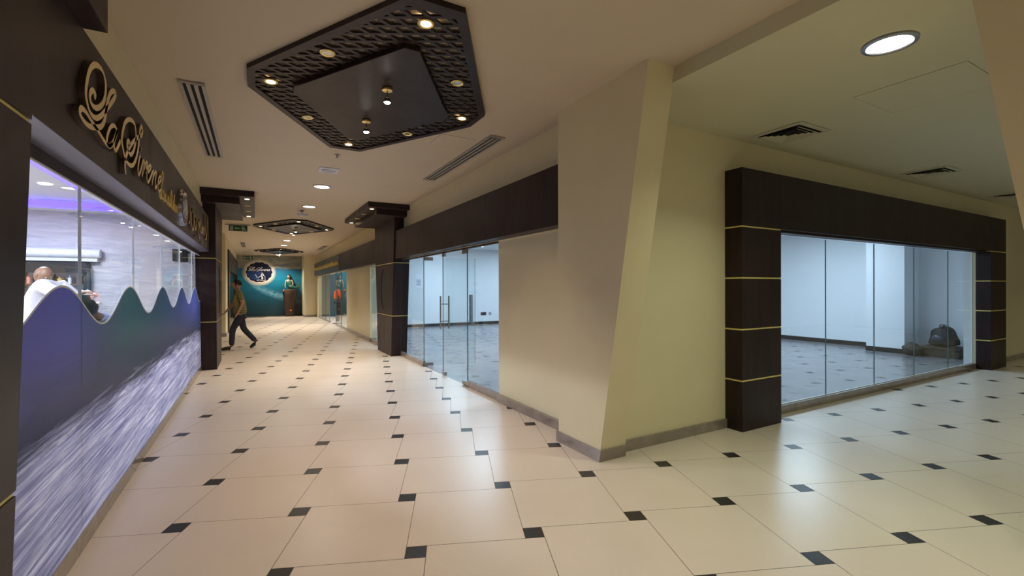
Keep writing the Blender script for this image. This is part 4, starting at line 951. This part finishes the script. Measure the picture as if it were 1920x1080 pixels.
finish('blossoms', b, mat('cream_petals', (.8, .76, .68), .7), t)
b = bmesh.new()
for i in range(8):
    a = 2*PI*i/8; tube(b, [(-2.55, 10.3, 1.2), (-2.55+.12*math.cos(a), 10.3+.08*math.sin(a), 1.36)], .004, 5)
finish('stems', b, mat('green_stem', (.05, .12, .03), .6), t)
# ladder shelf by the far pillar
t = thing('ladder_shelf', 'narrow white shelf ladder at the far end of the salon window', 'shelf', (-.97, 9.6, 0))
for y in (9.35, 9.85): finish('upright', BX(-.99, -.97, y-.012, y+.012, 0, 2.08), SALONWHITE, t)
for z in (.5, .9, 1.32, 1.52, 1.72, 1.92): finish('shelf', BX(-1.2, -.97, 9.35, 9.85, z, z+.02), SALONWHITE, t)
b = BX(-1.2, -1.0, 9.28, 9.92, 1.95, 2.15); tag(finish('loudspeaker', bevel(b, .01), BLK), 'black box speaker above the white shelf ladder in the salon', 'speaker')
bpy.data.objects['loudspeaker'].location = (0, 0, 0)
# violet led strips of the tray ceiling, small salon downlights
b = BX(-2.149, -2.08, 0, 8.5, 2.862, 2.8695); box(b, -6.2, -1.75, 10.452, 10.56, 2.862, 2.8695); box(b, -6.2, -2.16, 10.443, 10.449, 2.88, 2.98)
tag(finish('led_strip', b, VIOLED), 'violet blue light strip around the raised salon ceiling', 'light strip')
for x, y, z, lb_ in ((-2.62, 8.95, 3.0, 'round white ceiling lamp of the salon nearest the violet strip'), (-1.50, 8.6, 2.87, 'small salon ceiling lamp nearer the window'), (-1.35, 10.2, 2.87, 'small salon ceiling lamp by the back wall'), (-3.9, 10.75, 2.87, 'small salon ceiling lamp above the cabinet')):
    r = .07 if z > 2.9 else .04
    b = bmesh.new(); lathe(b, [(.0001, z-.012), (r, z-.010), (r*1.1, z-.001)], (x, y, 0), 20); tag(finish('salon_downlight', b, LEDW, smooth=True), lb_, 'downlight', 'salon ceiling lamps')

# ------------------------------------------------------------------ empty shop contents
for x, y in ((7.35, 15.6), (8.9, 12.0)):
    b = bmesh.new(); lathe(b, [(.0001, 3.035), (.12, 3.037), (.13, 3.049)], (x, y, 0), 24); tag(finish('shop_downlight', b, emis('shop_lamp_glow', (.85, .93, 1), 10) if x < 8 else bpy.data.materials['shop_lamp_glow'], smooth=True), 'round ceiling lamp of the empty shop '+('near its back wall' if y > 14 else 'nearer the glass doors'), 'downlight', 'empty shop ceiling lamps')
PAPER = mat('white_paper', (.85, .85, .9), .8)
t = thing('notice_paper', 'white notice sheet with grey print on the back wall seen through the fixed glass', 'notice', (5.46, 16.995, 1.76))
finish('sheet', BX(5.29, 5.63, 16.99, 16.999, 1.51, 2.02), PAPER, t); b = bmesh.new()
for k in range(7): box(b, 5.33, 5.50, 16.988, 16.99, 1.58+.035*k, 1.60+.035*k)
finish('print', b, mat('grey_print', (.35, .35, .42), .8), t)
for x, m_, lb_ in ((8.155, BLK, 'black'), (8.452, mat('grey_socket', (.4, .4, .42), .5), 'grey')):
    w_ = .12 if lb_ == 'black' else .06
    t = thing('wall_socket', lb_+' socket plate low on the back wall of the empty shop', 'socket', (x, 16.99, .43))
    finish('plate', bevel(BX(x-w_, x+w_, 16.985, 16.999, .37, .49), .003, 1), m_, t); b = bmesh.new()
    for s in (-.5, .5): box(b, x+s*w_-.012, x+s*w_+.012, 16.983, 16.985, .42, .44)
    finish('socket_holes', b, BLACK if lb_ == 'grey' else ALU, t)
# backpack, bundle and low box in the right shop corner
t = thing('low_box', 'low dark brown box standing on the floor under the backpack', 'box', (12.75, 4.0, 0))
finish('box_body', bevel(BX(12.55, 13.15, 3.72, 4.36, 0, .20), .008), mat('brown_card', (.06, .045, .03), .7), t)
finish('lid', bevel(BX(12.53, 13.17, 3.70, 4.38, .17, .21), .005), mat('brown_card_lid', (.05, .037, .025), .6), t)
BPM = mat('olive_black_canvas', (.028, .024, .018), .6, bump=.4, bscale=20)
t = thing('backpack', 'dark backpack with shoulder straps lying on the low box', 'backpack', (12.7, 4.05, .21))
b = bmesh.new(); bmesh.ops.create_icosphere(b, subdivisions=4, radius=1)
for v_ in b.verts:
    q = v_.co.copy(); zz = (q.z+1)/2; h_ = math.hypot(q.x, q.y) or 1; pr_ = max(0, 1-zz**2.6)**.5*(.94+.06*min(1, zz*8)); cx_, cy_ = q.x/h_, q.y/h_
    if h_ < 1e-3: pr_ = 0
    v_.co = V((12.80+cx_*pr_*.16*min(1, h_*1.5+.0), 4.03+cy_*pr_*.25*min(1, h_*1.5)+.012*math.sin(q.z*5+q.x*4), .212+.45*zz*(1+.03*math.sin(q.y*9))))
finish('bag_body', b, BPM, t, True)
b = bmesh.new(); bmesh.ops.create_icosphere(b, subdivisions=3, radius=1)
for v_ in b.verts:
    q = v_.co.copy(); v_.co = V((12.66+q.x*.035, 4.08+q.y*.12, .38+q.z*.09))
finish('front_pocket', b, mat('pocket_shiny', (.05, .055, .07), .25), t, True)
for yy in (3.86, 3.95):
    b = bmesh.new(); tube(b, [(12.66, yy, .60), (12.58, yy-.04, .52), (12.56, yy-.06, .38), (12.62, yy-.02, .25)], .014, 8); finish('shoulder_strap', b, BLK, t, True)
b = bmesh.new(); tube(b, [(12.78, 3.98, .64), (12.78, 4.0, .68), (12.78, 4.08, .68), (12.78, 4.10, .64)], .01, 8); finish('grab_loop', b, BLK, t, True)
b = bmesh.new(); bmesh.ops.create_icosphere(b, subdivisions=4, radius=1)
for v_ in b.verts:
    q = v_.co.copy(); v_.co = V((12.42+q.x*.12, 4.44+q.y*.17*(1+.1*math.sin(q.z*7)), .14+q.z*.14*(1+.12*math.sin(q.y*8+q.x*5))))
tag(finish('cloth_bundle', b, BPM, smooth=True), 'small dark bundle slumped on the floor left of the backpack', 'bundle')

# ------------------------------------------------------------------ boutique contents
ORANGE = mat('orange_cotton', (.75, .12, .04), .8); 
def mannequin(x, y, label, top, bot, face=-1):
    t = thing('mannequin', label, 'mannequin', (x, y, 0))
    mm_ = mat('mannequin_shell', (.10, .08, .08), .3)
    q = lambda a, b_, c_: V((x+a, y+b_, c_))
    nn = [(q(0, 0, .98), (.12, .09)), (q(0, 0, 1.30), (.15, .09)), (q(0, 0, 1.50), .045), (q(0, 0, 1.62), (.06, .07)), (q(0, .08, .5), .055), (q(0, .08, .08), .035), (q(0, -.08, .5), .055), (q(0, -.08, .08), .035), (q(0, .2, 1.40), .05), (q(.02, .25, 1.12), .038), (q(-.02, .25, .9), .026), (q(0, -.2, 1.40), .05), (q(.02, -.25, 1.12), .038), (q(-.02, -.25, .9), .026), (q(0, 0, 1.72), (.06, .075))]
    ee = [(0, 1), (1, 2), (2, 3), (3, 14), (0, 4), (4, 5), (0, 6), (6, 7), (1, 8), (8, 9), (9, 10), (1, 11), (11, 12), (12, 13)]
    skin_mesh('figure', nn, ee, mm_, t)
    skin_mesh('top_garment', [(q(0, 0, 1.0), (.155, .12)), (q(0, 0, 1.30), (.175, .12)), (q(0, 0, 1.45), .07), (q(0, .2, 1.40), .068), (q(.02, .25, 1.15), .055), (q(0, -.2, 1.40), .068), (q(.02, -.25, 1.15), .055)], [(0, 1), (1, 2), (1, 3), (3, 4), (1, 5), (5, 6)], top, t)
    skin_mesh('trousers', [(q(0, 0, 1.0), (.14, .11)), (q(0, .08, .85), .10), (q(0, .08, .5), .075), (q(0, .08, .1), .06), (q(0, -.08, .85), .10), (q(0, -.08, .5), .075), (q(0, -.08, .1), .06)], [(0, 1), (1, 2), (2, 3), (0, 4), (4, 5), (5, 6)], bot, t)
    b = bmesh.new(); lathe(b, [(.2, 0), (.2, .015), (.02, .02)], (x, y, 0), 24); tube(b, [(x+.1, y, .01), (x+.1, y, .9)], .008, 8); finish('stand', b, CHROME, t, True)
mannequin(2.98, 20.35, 'mannequin in an orange top and black trousers at the boutique door', ORANGE, TROU)
mannequin(4.3, 19.0, 'mannequin in a dark red top standing inside the boutique', mat('maroon_knit', (.16, .03, .03), .9), TROU)
RACKM = STEEL
for (x, y0_, y1_, lb_) in ((4.6, 20.3, 22.0, 'clothes rail with dark garments in the middle of the boutique'), (6.2, 17.8, 24.0, 'long clothes rail along the boutique back wall')):
    t = thing('clothes_rail', lb_, 'clothes rail', (x, y0_, 0)); b = bmesh.new()
    tube(b, [(x, y0_, 0), (x, y0_, 1.55), (x, y1_, 1.55), (x, y1_, 0)], .014, 8); finish('rail_frame', b, CHROME, t)
    random.seed(int(x*10)); y = y0_+.12; gi = 0
    cols = [(.02, .05, .06), (.03, .03, .035), (.20, .03, .02), (.03, .10, .12), (.5, .5, .5), (.01, .015, .03)]
    GM = [mat('garment_cloth', c_, .9) for c_ in cols]
    while y < y1_-.1:
        w_ = random.uniform(.02, .035); hh = random.uniform(.7, 1.0); b = bmesh.new()
        prism(b, [(x-.2, 1.40), (x-.03, 1.49), (x+.03, 1.49), (x+.2, 1.40), (x+.23, 1.44-hh), (x-.23, 1.44-hh)], y-w_, y+w_, xz); bevel(b, .012, 1)
        tube(b, [(x, y, 1.48), (x, y, 1.534)], .004, 5)
        tag(finish('hanging_garment', b, random.choice(GM)), 'garment hanging on the '+('middle' if x < 5 else 'back wall')+' rail of the boutique', 'garment', 'garments on the '+('middle' if x < 5 else 'back')+' boutique rail'); y += w_*2+.035
b = bmesh.new(); lathe(b, [(.30, 1.64), (.31, 1.655), (.17, 1.67), (.16, 1.77), (.02, 1.80)], (4.2, 17.55, 0), 28)
t = thing('hat_stand', 'tall stand holding the white hat in the boutique window', 'stand', (4.2, 17.55, 0)); bs = bmesh.new(); lathe(bs, [(.15, 0), (.15, .02), (.015, .03), (.015, 1.60), (.08, 1.64)], (4.2, 17.55, 0), 20); finish('stand_pole', bs, STEEL, t)
tag(finish('sun_hat', b, WCOT, smooth=True), 'white wide brimmed hat displayed just inside the boutique glass', 'hat')
for i, y in enumerate((18.6, 21.4, 23.6)):
    b = BX(3.6, 3.68, y, y+1.2, 2.80, 2.86); tag(finish('tube_light', b, bpy.data.materials['salon_downlight_glow']), 'white tube light under the boutique ceiling', 'tube light', 'boutique tube lights')

# ------------------------------------------------------------------ statue in front of the mural
STN = mat('brown_rope_stone', (.05, .028, .018), .8, var=.35, vscale=6, bump=.6, bscale=14)
b = bmesh.new(); lathe(b, [(.21, .0), (.22, .05), (.26, .6), (.30, 1.1), (.335, 1.38), (.30, 1.44), (.0001, 1.45)], (1.55, 27.0, 0), 26, sy=.85)
for v_ in b.verts:
    v_.co.x += .012*math.sin(v_.co.z*9+v_.co.y*20); v_.co.y += .01*math.sin(v_.co.z*11+v_.co.x*17)
t = thing('statue_plinth', 'brown tapering rock plinth in front of the sea mural', 'plinth', (1.55, 27.0, 0)); finish('plinth_body', b, STN, t, True)
CORAL = mat('red_coral', (.7, .10, .04), .6)
for x, z, s in ((1.27, 1.36, .05), (1.60, .32, .045)):
    b = bmesh.new(); bmesh.ops.create_icosphere(b, subdivisions=2, radius=s)
    for v_ in b.verts: v_.co *= 1+.2*math.sin(v_.co.x*90)*math.sin(v_.co.z*80); v_.co += V((x, 26.79 if z < 1 else 26.86, z))
    finish('coral', b, CORAL, t, True)['label'] = 'red coral piece'
t = thing('mermaid_statue', 'dark haired mermaid figure seated on the brown plinth', 'statue', (1.55, 27, 1.45))
MS = mat('statue_flesh', (.42, .30, .24), .5); MG = mat('statue_green_scales', (.02, .09, .07), .4, var=.4, vscale=30)
c = V((1.55, 27.0, 1.485))
skin_mesh('body', [(c+V((0, 0, .10)), (.12, .10)), (c+V((-.02, 0, .34)), (.10, .08)), (c+V((-.03, 0, .50)), .04), (c+V((-.03, -.02, .60)), .05), (c+V((-.16, 0, .44)), .038), (c+V((-.21, -.05, .22)), .03), (c+V((-.20, -.08, .02)), .024), (c+V((.11, 0, .44)), .038), (c+V((.17, -.05, .24)), .03), (c+V((.08, -.1, .10)), .024)], [(0, 1), (1, 2), (2, 3), (1, 4), (4, 5), (5, 6), (1, 7), (7, 8), (8, 9)], MS, t)
skin_mesh('tail', [(c+V((-.08, .0, .10)), .17), (c+V((.14, -.10, .07)), .12), (c+V((.28, -.10, .02)), .06), (c+V((.38, -.05, .12)), .035), (c+V((.47, 0, .24)), (.05, .02)), (c+V((.50, 0, .06)), (.05, .02))], [(0, 1), (1, 2), (2, 3), (3, 4), (3, 5)], MG, t)
skin_mesh('bodice', [(c+V((0, 0, .06)), .16), (c+V((-.01, 0, .22)), .145), (c+V((-.02, 0, .36)), .15), (c+V((-.025, 0, .46)), .07), (c+V((-.15, 0, .43)), .055), (c+V((.10, 0, .43)), .055)], [(0, 1), (1, 2), (2, 3), (2, 4), (2, 5)], MG, t)
b, f, u, r = head_bm(c+V((-.03, -.03, .62)), (-.4, -1, 0), s=.95); finish('head', b, MS, t, True)
hh = bmesh.new(); 
hair(t, c+V((-.03, -.03, .62)), f, u, r, s=1.02)
skin_mesh('long_hair', [(c+V((.0, .04, .66)), .08), (c+V((.07, .05, .5)), .085), (c+V((.16, .05, .36)), .08), (c+V((.24, .03, .24)), .05), (c+V((.30, .0, .16)), .02)], [(0, 1), (1, 2), (2, 3), (3, 4)], HAIR, t)
